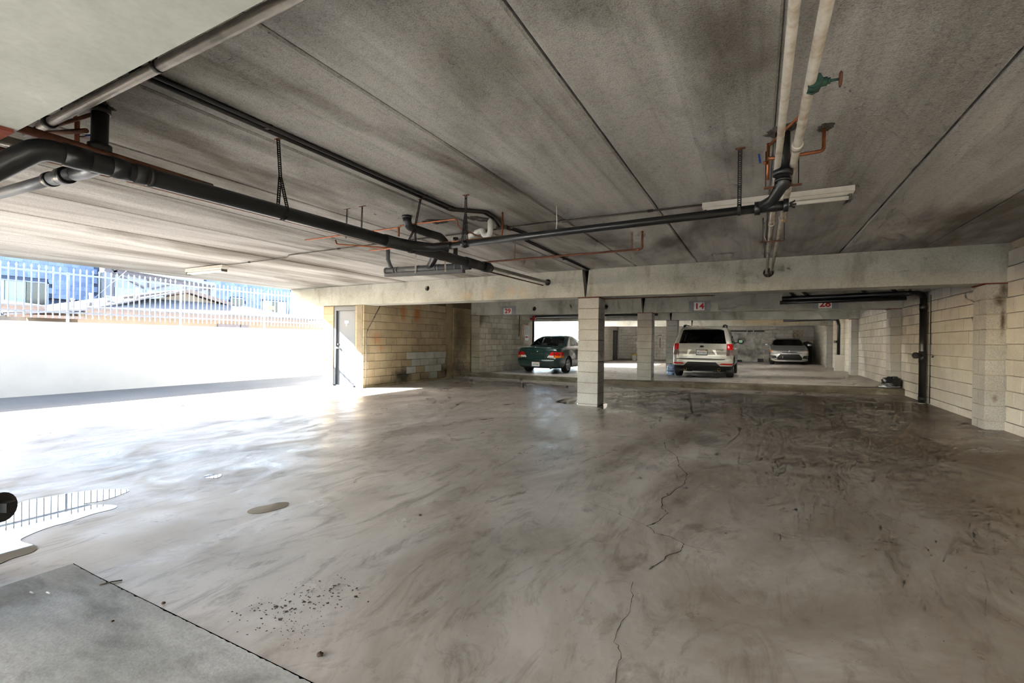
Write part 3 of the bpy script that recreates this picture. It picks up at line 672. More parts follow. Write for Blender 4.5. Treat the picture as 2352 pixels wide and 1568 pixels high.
# shut-off valve assembly
o = ob('ball_valve', MB().tube([(-3.86,1.30,2.60),(-3.86,1.30,2.36),(-3.78,1.30,2.33)], .013, 12, True, .02).tube([(-3.80,1.24,2.60),(-3.72,1.24,2.585),(-3.69,1.24,2.53),(-3.69,1.24,2.36)], .011, 12, True, .03).cyl((-3.86,1.27,2.40),(-3.69,1.27,2.40),.02,12).cyl((-3.80,1.20,2.40),(-3.76,1.34,2.385),.024,12), MAT['copper'])
tag(o, 'copper shut-off valve with blue lever by the stack in the near corner', 'valve')
ob('lever', MB().obox((-3.60,1.265,2.435),(1,0,-.18),(0,1,0),(.18,0,1),.095,.011,.004), MAT['rust'], o)
ob('lever_grip', MB().obox((-3.545,1.26,2.428),(1,0,-.18),(0,1,0),(.18,0,1),.052,.013,.006), MAT['blue_grip'], o)
ob('valve_body', MB().cyl((-3.83,1.2,2.375),(-3.70,1.2,2.355),.026,14), MAT['pvc'], o)
o = ob('rusty_arm_pipe', MB().cyl((-3.90,1.16,2.475),(-3.50,1.22,2.435),.014,10).cyl((-3.90,1.16,2.50),(-3.46,1.27,2.56),.011,10), MAT['rust']); tag(o, 'short rusty pipes between the galvanised pipe and the black stack', 'pipe')

# --- dusty header hung beyond the thick drain
hz = lambda x: 2.195-.012*(x+4.7)
o = ob('header_pipe', MB().cyl((-4.68,4.95,hz(-4.68)),(-3.25,4.95,hz(-3.25)),.046,20), MAT['abs_grey']); tag(o, 'dusty grey header pipe with channel below, hung beyond the thick drain', 'pipe')
ob('support_channel', MB().obox((-4.0,4.94,hz(-4.0)-.062),(1,0,-.012),(0,1,0),(.012,0,1),.66,.035,.022), MAT['abs_grey'], o)
m = MB()
for x in (-4.66,-4.50,-4.45,-4.08,-3.78,-3.74,-3.46,-3.35): ring(m, (x,4.95,hz(x)), (1,0,0), .051, .028)
obs('coupling', m, MAT['abs_grey'], o)
ob('inlet', MB().tube([(-4.64,4.95,2.60),(-4.64,4.95,2.36),(-4.60,4.95,2.27),(-4.55,4.95,2.21)], .029, 16), MAT['abs_grey'], o)
ob('inlet', MB().cyl((-3.48,4.95,2.22),(-3.48,4.95,2.56),.030,16).cyl((-3.48,4.95,2.50),(-3.48,4.95,2.56),.036,16), MAT['abs'], o)
m = MB(); strap_mesh(m, (-4.08,4.90,2.61), (-4.10,4.90,2.13), (1,0,0), .024); strap_mesh(m, (-3.62,4.90,2.61), (-3.60,4.90,2.12), (1,0,0), .024); obs('strap', m, MAT['galv'], o)
o = ob('trap_pipe', MB().tube([(-3.46,3.98,2.60),(-3.46,4.0,2.49),(-3.38,4.28,2.46),(-3.36,4.45,2.46),(-3.34,4.55,2.40),(-3.40,4.62,2.31),(-3.62,4.72,2.31),(-3.80,4.88,2.25),(-3.90,4.95,2.20)], .047, 18, True, .09, 6), MAT['abs']); tag(o, 'glossy black trap curling down from the ceiling to the grey header', 'pipe')
m = ring(MB(), (-3.46,3.98,2.59), (0,0,1), .055, .03); ob('flange', m, MAT['abs'], o)
broken(o, -3.30, 4.30, 0.144)
o = ob('white_trap', MB().tube([(-2.70,4.52,2.61),(-2.70,4.52,2.46),(-2.75,4.54,2.42),(-2.82,4.57,2.46),(-2.84,4.58,2.51),(-2.96,4.64,2.51),(-3.16,4.76,2.50)], .033, 16, True, .05, 6), MAT['pvc']); tag(o, 'white plastic U-shaped trap under a hole in the ceiling', 'pipe')
m = ring(MB(), (-2.99,4.66,2.51), (-.86,.5,0), .038, .03); obs('clamp', m, MAT['galv'], o)
ob('tail_pipe', MB().cyl((-3.12,4.74,2.505),(-3.48,4.95,2.505),.02,12), MAT['abs_grey'], o)
broken(o, -2.80, 4.44, 0.108)

# --- copper supply lines
o = ob('copper_pipe', MB().tube([(-5.2,4.03,2.50),(-3.62,4.03,2.50),(-3.58,4.03,2.52),(-2.82,4.03,2.51),(-2.86,4.10,2.47),(-2.92,4.25,2.47),(-2.95,4.70,2.47)], .009, 8, True, .03), MAT['copper']); tag(o, 'copper pipe crossing above the thick drain to the white trap', 'pipe')
ob('stop_valve', MB().cyl((-3.62,4.03,2.51),(-3.62,4.03,2.40),.012,8), MAT['copper'], o)
o = ob('copper_pipe', MB().tube([(-4.4,4.36,2.36),(-2.46,4.36,2.36),(-2.42,4.30,2.38),(-2.42,4.30,2.60)], .009, 8, True, .03).cyl((-2.46,4.36,2.36),(-.6,4.36,2.36),.009,8), MAT['copper']); tag(o, 'copper pipe just above the thin branch drain, rising to the conduits', 'pipe')
o = ob('copper_pipe', MB().tube([(-4.3,5.8,2.375),(-1.278,5.8,2.387),(-1.278,5.8,2.61)], .0135, 10, True, .03), MAT['rust']); tag(o, 'brown copper pipe parallel to the far beam, turning up at its end', 'pipe')
m = MB(); strap_mesh(m, (-1.40,5.79,2.61), (-1.40,5.79,2.375), (1,0,0), .02); strap_mesh(m, (-3.05,5.79,2.61), (-3.05,5.79,2.37), (1,0,0), .006); obs('strap', m, MAT['rust'], o)
m = ring(MB(), (-1.33,5.8,2.387), (1,0,0), .018, .03); ob('elbow', m, MAT['copper'], o)
o = ob('copper_pipe', MB().tube([(-4.95,4.3,2.53),(-4.90,4.28,2.47),(-4.35,4.62,2.44),(-4.33,4.65,2.475)], .010, 8, True, .03), MAT['copper']); tag(o, 'short copper loop hanging on two straps left of the thick drain', 'pipe')
m = MB(); strap_mesh(m, (-3.85,3.49,2.605), (-4.70,4.36,2.47), (1,0,0), .02); strap_mesh(m, (-3.63,3.49,2.605), (-4.45,4.52,2.45), (1,0,0), .02)
o2 = ob('pipe_strap', MB().box(0,0,0,0,0,0), MAT['strap']) if False else None
for xx, lab in ((-3.85,'leftmost perforated strap behind the thick drain'), (-3.63,'second perforated strap from the left behind the thick drain')):
    m = MB(); strap_mesh(m, (xx,3.49,2.605), (xx-.02,3.50,2.30), (1,0,0), .021); o = ob('pipe_strap', m, MAT['strap']); tag(o, lab, 'pipe strap')
    ob('anchor', MB().box(xx-.045, xx+.045, 3.48, 3.50, 2.600, 2.608), MAT['rust'], o)
# copper by the vent stack
o = ob('copper_pipe', MB().tube([(.354,3.504,2.61),(.352,3.50,2.46),(.14,3.50,2.455),(.045,3.46,2.45)], .011, 10, True, .025), MAT['copper']); tag(o, 'copper pipe bent down from the ceiling beside the smooth white pipe', 'pipe')
broken(o, .354, 3.504, 0.050)
o = ob('copper_pipe', MB().tube([(.05,3.20,2.44),(.205,2.97,2.50),(.21,3.02,2.44),(.195,3.2,2.41)], .009, 10, True, .015), MAT['copper']); tag(o, 'copper pipe slanting between the two white overhead pipes', 'pipe')
ob('lever_grip', MB().obox((.205,3.05,2.47),(0,.6,-1),(1,0,0),(0,1,.6),.03,.006,.004), MAT['blue_grip'], o)
o = ob('ball_valve', MB().cyl((.046,3.62,2.61),(.046,3.62,2.36),.010,10).cyl((.046,3.60,2.47),(.02,3.59,2.47),.012,8), MAT['copper']); tag(o, 'small copper valve with blue lever behind the flaking white pipe', 'valve')
ob('lever_grip', MB().obox((-.005,3.58,2.50),(-.15,0,1),(1,0,0),(0,1,0),.032,.006,.004), MAT['blue_grip'], o)

# --- electrical conduit and boxes
def conduit(label, pts, r=.011, mat='conduit', clips=()):
    o = ob('conduit', MB().tube(pts, r, 10, True, .05), MAT[mat]); tag(o, label, 'conduit')
    for p in clips: ob('clip', MB().obox((p[0],p[1],p[2]),(1,0,0),(0,1,0),(0,0,1),.028,.012,.012), MAT['strap'], o)
    return o
conduit('upper of two dark conduits following the ceiling joint from the near beam', [(-2.80,.74,2.594),(-2.80,3.95,2.594),(-2.55,4.18,2.594),(-2.58,4.45,2.594),(-2.70,4.80,2.594)], .014, 'strap', ((-2.82,1.9,2.6),(-2.82,3.5,2.6),(-2.82,3.92,2.6)))
conduit('lower of two dark conduits following the ceiling joint from the near beam', [(-2.865,.74,2.594),(-2.865,3.97,2.594),(-2.60,4.21,2.594),(-2.63,4.45,2.594),(-2.75,4.80,2.594)], .014, 'strap')
o = ob('junction_box', MB().box(-2.80,-2.66,4.82,4.94,2.565,2.61), MAT['conduit']); tag(o, 'small metal junction box where the ceiling conduits meet', 'junction box')
ob('cover', MB().box(-2.795,-2.665,4.825,4.935,2.560,2.566), MAT['galv'], o)
conduit('conduit from the junction box to the long ceiling lamp', [(-2.66,4.89,2.596),(-.50,4.90,2.596)], .010, 'conduit', ((-1.0,4.9,2.597),(-1.95,4.9,2.597)))
conduit('conduit from the junction box to the lamp by the driveway', [(-2.80,4.89,2.590),(-4.6,4.93,2.588),(-6.75,4.93,2.575),(-6.95,5.05,2.572),(-7.2,5.06,2.568),(-8.72,5.06,2.560)], .009, 'conduit', ((-5.6,4.93,2.585),(-8.0,5.06,2.565)))
for k, (dx, lab) in enumerate(((0,'inner conduit from the junction box towards the far beam gap'), (.06,'outer conduit from the junction box towards the far beam gap'))):
    conduit(lab, [(-2.70+dx,4.95,2.596),(-2.63+dx,5.35,2.596),(-2.82+dx*.7,5.62,2.596),(-2.86+dx*.6,8.40,2.596)], .010, 'strap', ((-2.86+dx*.6,7.2,2.6),))
o = ob('dangling_wire', MB().tube([(-1.80,4.3,2.60),(-1.795,4.3,2.42),(-1.80,4.3,2.36),(-1.803,4.3,2.31)], .004, 6), MAT['pvc']); tag(o, 'loose pale wire end dangling below the thin branch drain', 'wire')

# --- fluorescent lamps, unlit
def strip_lamp(label, x0, x1, y, zc, tubes):
    m = MB().box(x0, x1, y-.055, y+.055, zc-.048, zc)
    o = ob('ceiling_lamp', m, MAT['fixture']); tag(o, label, 'lamp')
    ob('reflector', MB().prism([(y-.055,zc-.048),(y-.075,zc-.056),(y-.035,zc-.075),(y+.035,zc-.075),(y+.075,zc-.056),(y+.055,zc-.048)], x1-x0-.02, 'yz', x0+.01), MAT['fixture'], o)
    for a, b, dy in tubes: ob('tube', MB().cyl((a,y+dy,zc-.098),(b,y+dy,zc-.098),.018,14), MAT['tube_glass'], o)
    for a in (x0+.03, x1-.03): ob('socket', MB().box(a-.012, a+.012, y-.05, y+.05, zc-.12, zc-.07), MAT['conduit'], o)
    return o
strip_lamp('long unlit fluorescent lamp on the ceiling behind the white pipes', -.50, .72, 4.93, 2.609, ((-.46,.68,-.03),))
strip_lamp('unlit fluorescent lamp on the ceiling edge above the sunlit driveway', -10.0, -8.76, 5.08, 2.568, ((-9.96,-8.80,-.03),(-9.96,-8.80,.03)))

# --- lit lamps added out of view to brighten the deeper bays
def added_fill_tube():
    t = NT('added_fill_tube'); t.col((.9,.9,.9,1)); t.b.inputs['Emission Color'].default_value = (1,.97,.92,1); t.b.inputs['Emission Strength'].default_value = 7.0; return t.m
MAT['tube_on'] = added_fill_tube()
for x_, y_, lab in ((-6.2,Y2+.80,'added fill lamp on the ceiling above the green car'),(.4,Y2+.80,'added fill lamp on the ceiling above the silver SUV'),(-4.6,Y3+.80,'added fill lamp over the far aisle near its opening'),(.6,Y3+.80,'added fill lamp over the far aisle by the right wall'),(-4.8,Y4+.80,'added fill lamp in the farthest bay by the white bucket'),(.2,Y4+.80,'added fill lamp in the farthest bay above the grey car')):
    o = strip_lamp(lab, x_-.6, x_+.6, y_, 2.605, ((x_-.56,x_+.56,-.03),(x_-.56,x_+.56,.03)))
    for c_ in o.children:
        if c_.name.startswith('tube'): c_.data.materials.clear(); c_.data.materials.append(MAT['tube_on'])

# --- second bay, right: black collector with five stubs and the downpipe on the wall
o = ob('collector_pipe', MB().tube([(.47,12.1,2.255),(2.70,12.1,2.30),(2.80,11.98,2.29),(2.80,11.62,2.22),(2.80,11.55,2.10)], .055, 20, True, .12, 8).cyl((.43,12.09,2.17),(2.66,12.09,2.20),.04,16), MAT['abs']); tag(o, 'thick black collector pipe under the ceiling beyond the far beam', 'pipe')
for x, s in ((.62,-1),(.86,-1),(1.93,-1),(2.42,-1),(2.72,0)):
    ob('stub', MB().tube([(x+.10*s*-1*.0+.09*(-s),12.1,2.30),(x,12.1,2.39),(x+.0,12.1,2.60)] if s == 0 else [(x+.13,12.1,2.29),(x,12.1,2.41),(x-.03,12.1,2.60)], .034 if s else .02, 12), MAT['abs'], o)
o = ob('downpipe', MB().cyl((2.80,11.55,.12),(2.80,11.55,2.16),.057,20), MAT['abs']); tag(o, 'black downpipe standing against the pale block wall', 'pipe')
m = MB(); ring(m, (2.80,11.55,1.98), (0,0,1), .064, .10); ring(m, (2.80,11.55,1.02), (0,0,1), .062, .22); ring(m, (2.80,11.55,.22), (0,0,1), .062, .08); obs('coupling', m, MAT['abs'], o)
m = MB().cyl((2.80,11.55,1.05),(2.70,11.50,1.05),.05,16).cyl((2.70,11.50,1.05),(2.665,11.48,1.05),.06,16); ob('cleanout_plug', m, MAT['iron'], o)
ob('base_collar', MB().lathe([(.058,.14),(.066,.13),(.066,-.02)], (2.80,11.55,0), 'z', 20), MAT['pvc'], o)
o = ob('vent_pipe', MB().cyl((2.885,11.42,.15),(2.885,11.42,2.2),.016,10), MAT['iron']); tag(o, 'slim dark pipe behind the black downpipe', 'pipe')
# --- far bay counterparts
o = ob('far_collector_pipe', MB().tube([(.9,21.9,2.19),(2.55,21.9,2.24),(2.72,21.75,2.20),(2.74,21.6,2.0),(2.74,21.6,.85)], .055, 14, True, .12, 6), MAT['abs']); tag(o, 'black pipe along the ceiling of the farthest aisle and down the wall', 'pipe')
ob('cleanout_plug', MB().cyl((2.74,21.6,1.35),(2.60,21.5,1.35),.05,12), MAT['iron'], o)
ob('pipe_casing', MB().box(2.62,2.92,21.45,21.75,zu(2.8,21)-.02,.85), MAT['block'], o)
# bay two: rods and pipe ends at the beams
o = ob('rod_pipe', MB().cyl((-3.3,10.5,2.225),(-.80,10.5,2.235),.012,8), MAT['rust']); tag(o, 'thin rusty pipe seen just under the far beam above the spot numbers', 'pipe')
m = MB(); strap_mesh(m, (-.86,10.5,2.61), (-.86,10.5,2.22), (1,0,0), .02); strap_mesh(m, (-.80,10.5,2.55), (-.86,10.5,2.22), (1,0,0), .02); obs('strap', m, MAT['strap'], o)
o = ob('pipe_stub', MB().cyl((-4.3,12.2,2.33),(-4.0,13.8,2.275),.045,14), MAT['abs']); tag(o, 'black pipe end entering a hole in the second beam', 'pipe')
m = MB(); strap_mesh(m, (-4.22,12.5,2.61), (-4.22,12.5,2.25), (1,0,0), .03); obs('strap', m, MAT['strap'], o)
# red-capped standpipe by the far opening
o = ob('standpipe', MB().tube([(-8.42,17.75,.05),(-8.42,17.75,2.22),(-8.3,17.75,2.27),(-3.3,17.75,2.28)], .05, 14, True, .06), MAT['abs']); tag(o, 'dark standpipe rising beside the green car and running along the beam', 'pipe')
MAT['red_valve'] = plain('red_valve_paint', srgb(168,40,34), .5)
m = MB(); ring(m, (-8.42,17.75,2.14), (0,0,1), .068, .10); ring(m, (-8.36,17.75,2.25), (1,0,.3), .068, .12); m.cyl((-8.42,17.75,2.16),(-8.55,17.7,2.16),.04,12); ob('red_elbow', m, MAT['red_valve'], o)
# conduit on the store-room wall
conduit('conduit slanting down the tan block wall beside the grey door', [(-8.735,9.06,2.10),(-8.735,8.60,1.42),(-8.735,8.58,1.36),(-8.735,8.575,.02)], .016, 'galv', ((-8.745,8.85,1.79),(-8.745,8.62,1.45)))
# deeper conduit by the panel box
conduit('dark conduit on the wall above the white panel box', [(-8.73,17.05,2.5),(-8.73,17.05,1.62),(-8.73,17.0,1.40)], .018, 'strap')
# ================================================================ parked cars
def pchip(ts, vs, q):
    n = len(ts); h = [ts[i+1]-ts[i] for i in range(n-1)]; d = [(vs[i+1]-vs[i])/h[i] for i in range(n-1)]
    m = [d[0]]+[0 if d[i-1]*d[i] <= 0 else 2*d[i-1]*d[i]/(d[i-1]+d[i]) for i in range(1, n-1)]+[d[-1]]
    for i in range(n-1):
        if q <= ts[i+1] or i == n-2:
            t = (q-ts[i])/h[i]; t2, t3 = t*t, t*t*t
            return vs[i]*(2*t3-3*t2+1)+h[i]*m[i]*(t3-2*t2+t)+vs[i+1]*(-2*t3+3*t2)+h[i]*m[i+1]*(t3-t2)
def car_shell(levels, pf, sub=3):
    """levels: (z, y_rear, y_front, half width, rear corner, front corner, rear bow, front bow); stacked plan outlines"""
    K = len(levels); ts = list(range(K)); cols = list(zip(*levels)); rows = []
    for i in range((K-1)*sub+1): rows.append([pchip(ts, c, i/sub) for c in cols])
    fy, fw = zip(*pf); bm = bmesh.new(); loops = []
    NR, NC, NS = 9, 7, 44
    for z, yr, yf, w, rr, rf, br, bf in rows:
        half = []
        L = yf-yr; rr = min(rr, L*.45); rf = min(rf, L*.45)
        wr = w*pchip(fy, fw, yr+rr); wf = w*pchip(fy, fw, yf-rf)
        cr = min(rr, wr*.8); cf = min(rf, wf*.8)
        bow = lambda x, ww, b: b*(x/max(ww, .01))**2
        for k in range(NR):
            x = (wr-cr)*k/NR; half.append((x, yr+bow(x, wr, br)))
        y0 = yr+bow(wr-cr, wr, br)
        for k in range(NC):
            a = PI/2*k/NC; half.append((wr-cr+cr*math.sin(a), y0+(rr+0*a)*(1-math.cos(a))))
        ya = y0+rr; y1 = yf-bow(wf-cf, wf, bf); yb = y1-rf
        for k in range(NS+1):
            y = ya+(yb-ya)*k/NS; half.append((w*pchip(fy, fw, y), y))
        half[-1] = (wf, yb); half[NR+NC] = (wr, ya)
        for k in range(NC-1, -1, -1):
            a = PI/2*k/NC; half.append((wf-cf+cf*math.sin(a), y1-rf*(1-math.cos(a))))
        for k in range(NR-1, -1, -1):
            x = (wf-cf)*k/NR; half.append((x, yf-bow(x, wf, bf)))
        full = half+[(-x, y) for x, y in half[-2:0:-1]]
        loops.append([bm.verts.new((x, y, z)) for x, y in full])
    N = len(loops[0])
    for a, b in zip(loops[:-1], loops[1:]):
        for i in range(N):
            try: bm.faces.new((a[i], a[(i+1)%N], b[(i+1)%N], b[i]))
            except ValueError: pass
    H = N//2                                   # caps as strips across the car
    for lp in (loops[0], loops[-1]):
        for i in range(H):
            q = [lp[i], lp[i+1], lp[(N-i-1)%N], lp[(N-i)%N]]
            q = list(dict.fromkeys(q))
            if len(q) > 2: bm.faces.new(q)
    bmesh.ops.recalc_face_normals(bm, faces=bm.faces); bm.normal_update()
    bm.faces.layers.int.new('lab'); return bm
def inside(p, poly):
    c = False; j = len(poly)-1
    for i in range(len(poly)):
        (xi, yi), (xj, yj) = poly[i], poly[j]
        if (yi > p[1]) != (yj > p[1]) and p[0] < (xj-xi)*(p[1]-yi)/(yj-yi)+xi: c = not c
        j = i
    return c
def cut_label(bm, poly, plane, lab, filt, over=False):
    A, B = {'xz':(0,2),'yz':(1,2),'xy':(0,1)}[plane]; T = 3-A-B
    x0 = min(p[0] for p in poly)-.12; x1 = max(p[0] for p in poly)+.12; z0 = min(p[1] for p in poly)-.12; z1 = max(p[1] for p in poly)+.12
    def sel():
        out = []
        for f in bm.faces:
            c = f.calc_center_median()
            if x0 < c[A] < x1 and z0 < c[B] < z1 and filt(c, f.normal): out.append(f)
        return out
    n = len(poly)
    for i in range(n):
        (ax, az), (bx, bz) = poly[i], poly[(i+1)%n]
        no = [0,0,0]; no[A] = -(bz-az); no[B] = bx-ax; co = [0,0,0]; co[A] = ax; co[B] = az
        fs = sel(); es = {e for f in fs for e in f.edges}; vs = {v for f in fs for v in f.verts}
        bmesh.ops.bisect_plane(bm, geom=list(vs)+list(es)+fs, dist=1e-5, plane_co=co, plane_no=no)
    L = bm.faces.layers.int['lab']; bm.normal_update()
    for f in bm.faces:
        c = f.calc_center_median()
        if (over or f[L] == 0) and x0 < c[A] < x1 and z0 < c[B] < z1 and filt(c, f.normal) and inside((c[A], c[B]), poly): f[L] = lab
def take(bm, labs, off=0.0, filt=None):
    L = bm.faces.layers.int['lab']; m = MB(); idx = {}
    for f in bm.faces:
        if f[L] in labs and (not filt or filt(f.calc_center_median())):
            q = []
            for v in f.verts:
                if v not in idx: idx[v] = len(m.v); m.v.append(tuple(v.co+v.normal*off))
                q.append(idx[v])
            m.f.append(tuple(q)); m.s.append(True)
    return m
def paint(name, c, metal=.3, rough=.32):
    t = NT(name); t.col(t.mix(.25, c, t.ramp(t.noise(t.pos(local=True), 900, 1), [(.4, G(.7)), (.6, G(1))]), 'MULTIPLY'))
    t.set(Metallic=metal, Roughness=rough); t.b.inputs['Coat Weight'].default_value = 1; t.b.inputs['Coat Roughness'].default_value = .04; return t.m
def glass(name, tint):
    t = NT(name); o = [n for n in t.t.nodes if n.type == 'OUTPUT_MATERIAL'][0]
    tr = t.n('BsdfTransparent'); tr.inputs[0].default_value = tint; gl = t.n('BsdfGlossy'); gl.inputs['Roughness'].default_value = .02
    fr = t.n('Fresnel'); fr.inputs[0].default_value = 1.5; mx = t.n('MixShader')
    t.l(fr.outputs[0], mx.inputs[0]); t.l(tr.outputs[0], mx.inputs[1]); t.l(gl.outputs[0], mx.inputs[2]); t.l(mx.outputs[0], o.inputs[0]); return t.m
MAT['paint_silver'] = paint('champagne_silver_paint', srgb(200,198,190), .35, .30)
MAT['paint_green'] = paint('dark_green_paint', srgb(20,50,48), .2, .28)
MAT['paint_grey'] = paint('pale_grey_paint', srgb(196,196,194), .4, .32)
MAT['glass_dark'] = glass('privacy_glass', (.30,.33,.31,1)); MAT['glass_clear'] = glass('green_tint_glass', (.62,.74,.70,1)); MAT['glass_mid'] = glass('windscreen_glass', (.30,.36,.35,1))
MAT['trim_black'] = plain('black_plastic_trim', srgb(30,31,32), .6); MAT['tyre'] = plain('tyre_rubber', srgb(24,24,25), .8, 0, .2, 30, .2)
MAT['cabin'] = plain('dark_cabin_trim', srgb(34,34,34), .8); MAT['cabin_tan'] = plain('grey_cabin_trim', srgb(112,108,98), .8)
MAT['alloy'] = plain('alloy_wheel', srgb(176,178,180), .3, .8, .06); MAT['chrome'] = plain('chrome', srgb(214,214,212), .12, 1.0, .02)
MAT['lamp_red'] = plain('red_lamp_lens', srgb(190,18,22), .12, 0, .05); MAT['lamp_amber'] = plain('amber_lamp_lens', srgb(236,120,24), .12, 0, .05); MAT['lamp_clear'] = plain('clear_lamp_lens', srgb(222,222,220), .08, .2, .05)
MAT['plate'] = plain('plate_white', srgb(226,228,230), .5, 0, .03); MAT['plate_ink'] = plain('plate_ink', srgb(46,52,84), .6); MAT['plate_gold'] = plain('plate_sticker', srgb(226,158,30), .6); MAT['plate_red'] = plain('plate_red_script', srgb(176,40,44), .6)
MAT['lamp_smoke'] = plain('smoked_clear_lens', srgb(132,112,108), .08, .3, .3, 30); MAT['pane_mirror'] = plain('mirror_glass', srgb(60,86,80), .15, .6); MAT['grey_letter'] = plain('grey_letters', srgb(110,110,108), .4, .4)

def text_mesh(txt, size, thick=.002, bold=.0, font_scale_x=1.0):
    cu = bpy.data.curves.new('lettering', 'FONT'); cu.body = txt; cu.size = size; cu.extrude = thick; cu.offset = bold; cu.align_x = 'CENTER'; cu.align_y = 'CENTER'; cu.resolution_u = 3
    o = bpy.data.objects.new('lettering', cu); C.objects.link(o); dg = bpy.context.evaluated_depsgraph_get()
    me = bpy.data.meshes.new_from_object(o.evaluated_get(dg)); bpy.data.objects.remove(o)
    for v in me.vertices: v.co.x *= font_scale_x
    return me
def lettering(name, txt, size, mat, parent, loc, rot, bold=0.0, thick=.0015, sx=1.0):
    me = text_mesh(txt, size, thick, bold, sx); me.materials.clear(); me.materials.append(mat)
    o = bpy.data.objects.new(name, me); C.objects.link(o); o.parent = parent; o.location = loc; o.rotation_euler = rot; WO[o.name] = Vector(loc); return o

def make_wheel(parent, x, y, r, w, side, spokes=5, rw=.66, mat='alloy', kind=0):
    c = (x, y, r); m = MB(); h = w/2
    m.lathe([(r*rw,-h*.9),(r*.86,-h),(r*.96,-h*.88),(r,-h*.6),(r,h*.6),(r*.96,h*.88),(r*.86,h),(r*rw,h*.9),(r*rw,-h*.9)], c, 'x', 32)
    t = lob('wheel', m, MAT['tyre'], parent)
    s = side; m = MB(); R = r*rw; xo = x+s*h*.72
    m.lathe([(R,-h*.9),(R*1.03,s*h*.92),(R*.93,s*h*.95),(R*.90,s*h*.45)], c, 'x', 28)
    for k in range(spokes):
        a = 2*PI*k/spokes+.3
        for da in ((-.12,.12) if kind else (0,)):
            p0 = Vector((xo, y+math.cos(a+da*.3)*R*.18, r+math.sin(a+da*.3)*R*.18)); p1 = Vector((xo, y+math.cos(a+da)*R*.94, r+math.sin(a+da)*R*.94))
            m.bar(p0, p1, R*(.14 if kind else .24), .02, (1,0,0))
    m.cyl((xo-s*.015,y,r),(xo+s*.015,y,r),R*.24,16)
    lob('rim', m, MAT[mat], t)
    lob('brake_disc', MB().cyl((x+s*h*.1,y,r),(x+s*h*.2,y,r),R*.78,20), MAT['iron'], t)
    return t
def circle_poly(cy, cz, r, n=20): return [(cy+r*math.cos(2*PI*i/n), cz+r*math.sin(2*PI*i/n)) for i in range(n)]
def seat(parent, x, y, w, z0=.28, mat='cabin', rear=False):
    m = MB(); hw = w/2
    prof = [(y-.10,z0+.86),(y-.03,z0+.88),(y+.06,z0+.30),(y+.55,z0+.34),(y+.56,z0+.20),(y,z0+.16),(y-.06,z0+.30)]
    m.prism([(a,b) for a,b in prof], w, 'yz', x-hw); o = lob('seat', m, MAT[mat], parent)
    for hx in ((x,) if not rear else (x-w*.3, x+w*.3)):
        m = MB(); m.lathe([(0,-.12),(.06,-.118),(.085,-.09),(.09,0),(.085,.09),(.06,.118),(0,.12)], (hx,y-.10,z0+1.0), 'x', 12); lob('headrest', m, MAT[mat], o)
    return o
def arch_set(bm, axles, r, zc, xmin):
    for ya in axles: cut_label(bm, circle_poly(ya, zc, r), 'yz', 99, lambda c, n: abs(c.x) > xmin and c.z < zc+r+.05, True)
def car_common(root, bm, body_mat, axles, wheel_r, arch_r, track, tyre_w, hw, z_in, L, spokes, kind, rim='alloy', labs=(0,)):
    b = lob('body', take(bm, labs), body_mat, root)
    lob('cabin_lining', take(bm, labs, -.03, lambda c: c.z > z_in), MAT['cabin'], root)
    for ya in axles:
        for s in (-1, 1):
            m = MB(); pts = []; n = 18
            for i in range(n+1):
                a = PI*1.12*i/n-PI*.06; pts.append((math.cos(a), math.sin(a)))
            xo = s*(track+tyre_w*.45); xi = s*(track-tyre_w*.9)
            vs = [(xo, ya+arch_r*c_, wheel_r+arch_r*s_) for c_, s_ in pts]+[(xi, ya+arch_r*c_, wheel_r+arch_r*s_) for c_, s_ in pts]
            m.add(vs, [(i, i+1, n+2+i, n+1+i) for i in range(n)], True)
            lob('arch_liner', m, MAT['trim_black'], root)
            make_wheel(root, s*track, ya, wheel_r, tyre_w, s, spokes, .66, rim, kind)
    lob('underbody', MB().box(-hw*.78, hw*.78, axles[0]-.2 if axles[0] > .9 else .5, L-.6, .19, .34).cyl((-hw*.8,axles[0],wheel_r),(hw*.8,axles[0],wheel_r),.04,10).cyl((-hw*.8,axles[1],wheel_r),(hw*.8,axles[1],wheel_r),.04,10), MAT['trim_black'], root)
    lob('cabin_floor', MB().box(-hw*.82, hw*.82, axles[0]-.2, axles[1]-.35, .34, z_in-.22), MAT['cabin'], root)
    return b
def plate_part(root, y, z, txt, frame=True, tilt=0.0):
    p = lob('licence_plate', MB().box(-.152,.152,y-.008,y,z-.076,z+.076), MAT['plate'], root)
    if frame:
        for a in ((-.165,.165,z+.070,z+.088),(-.165,.165,z-.092,z-.066),(-.165,-.150,z-.09,z+.085),(.150,.165,z-.09,z+.085)): lob('plate_frame', MB().box(a[0],a[1],y-.014,y-.002,a[2],a[3]), MAT['trim_black'], p)
    lob('plate_sticker', MB().box(.10,.145,y-.011,y-.008,z+.042,z+.068), MAT['plate_gold'], p)
    lettering('plate_script', 'California', .036, MAT['plate_red'], p, (0,y-.009,z+.052), (PI/2,0,0))
    lettering('plate_number', txt, .080, MAT['plate_ink'], p, (0,y-.009,z-.014), (PI/2,0,0), .001, .001, .80)
    return p

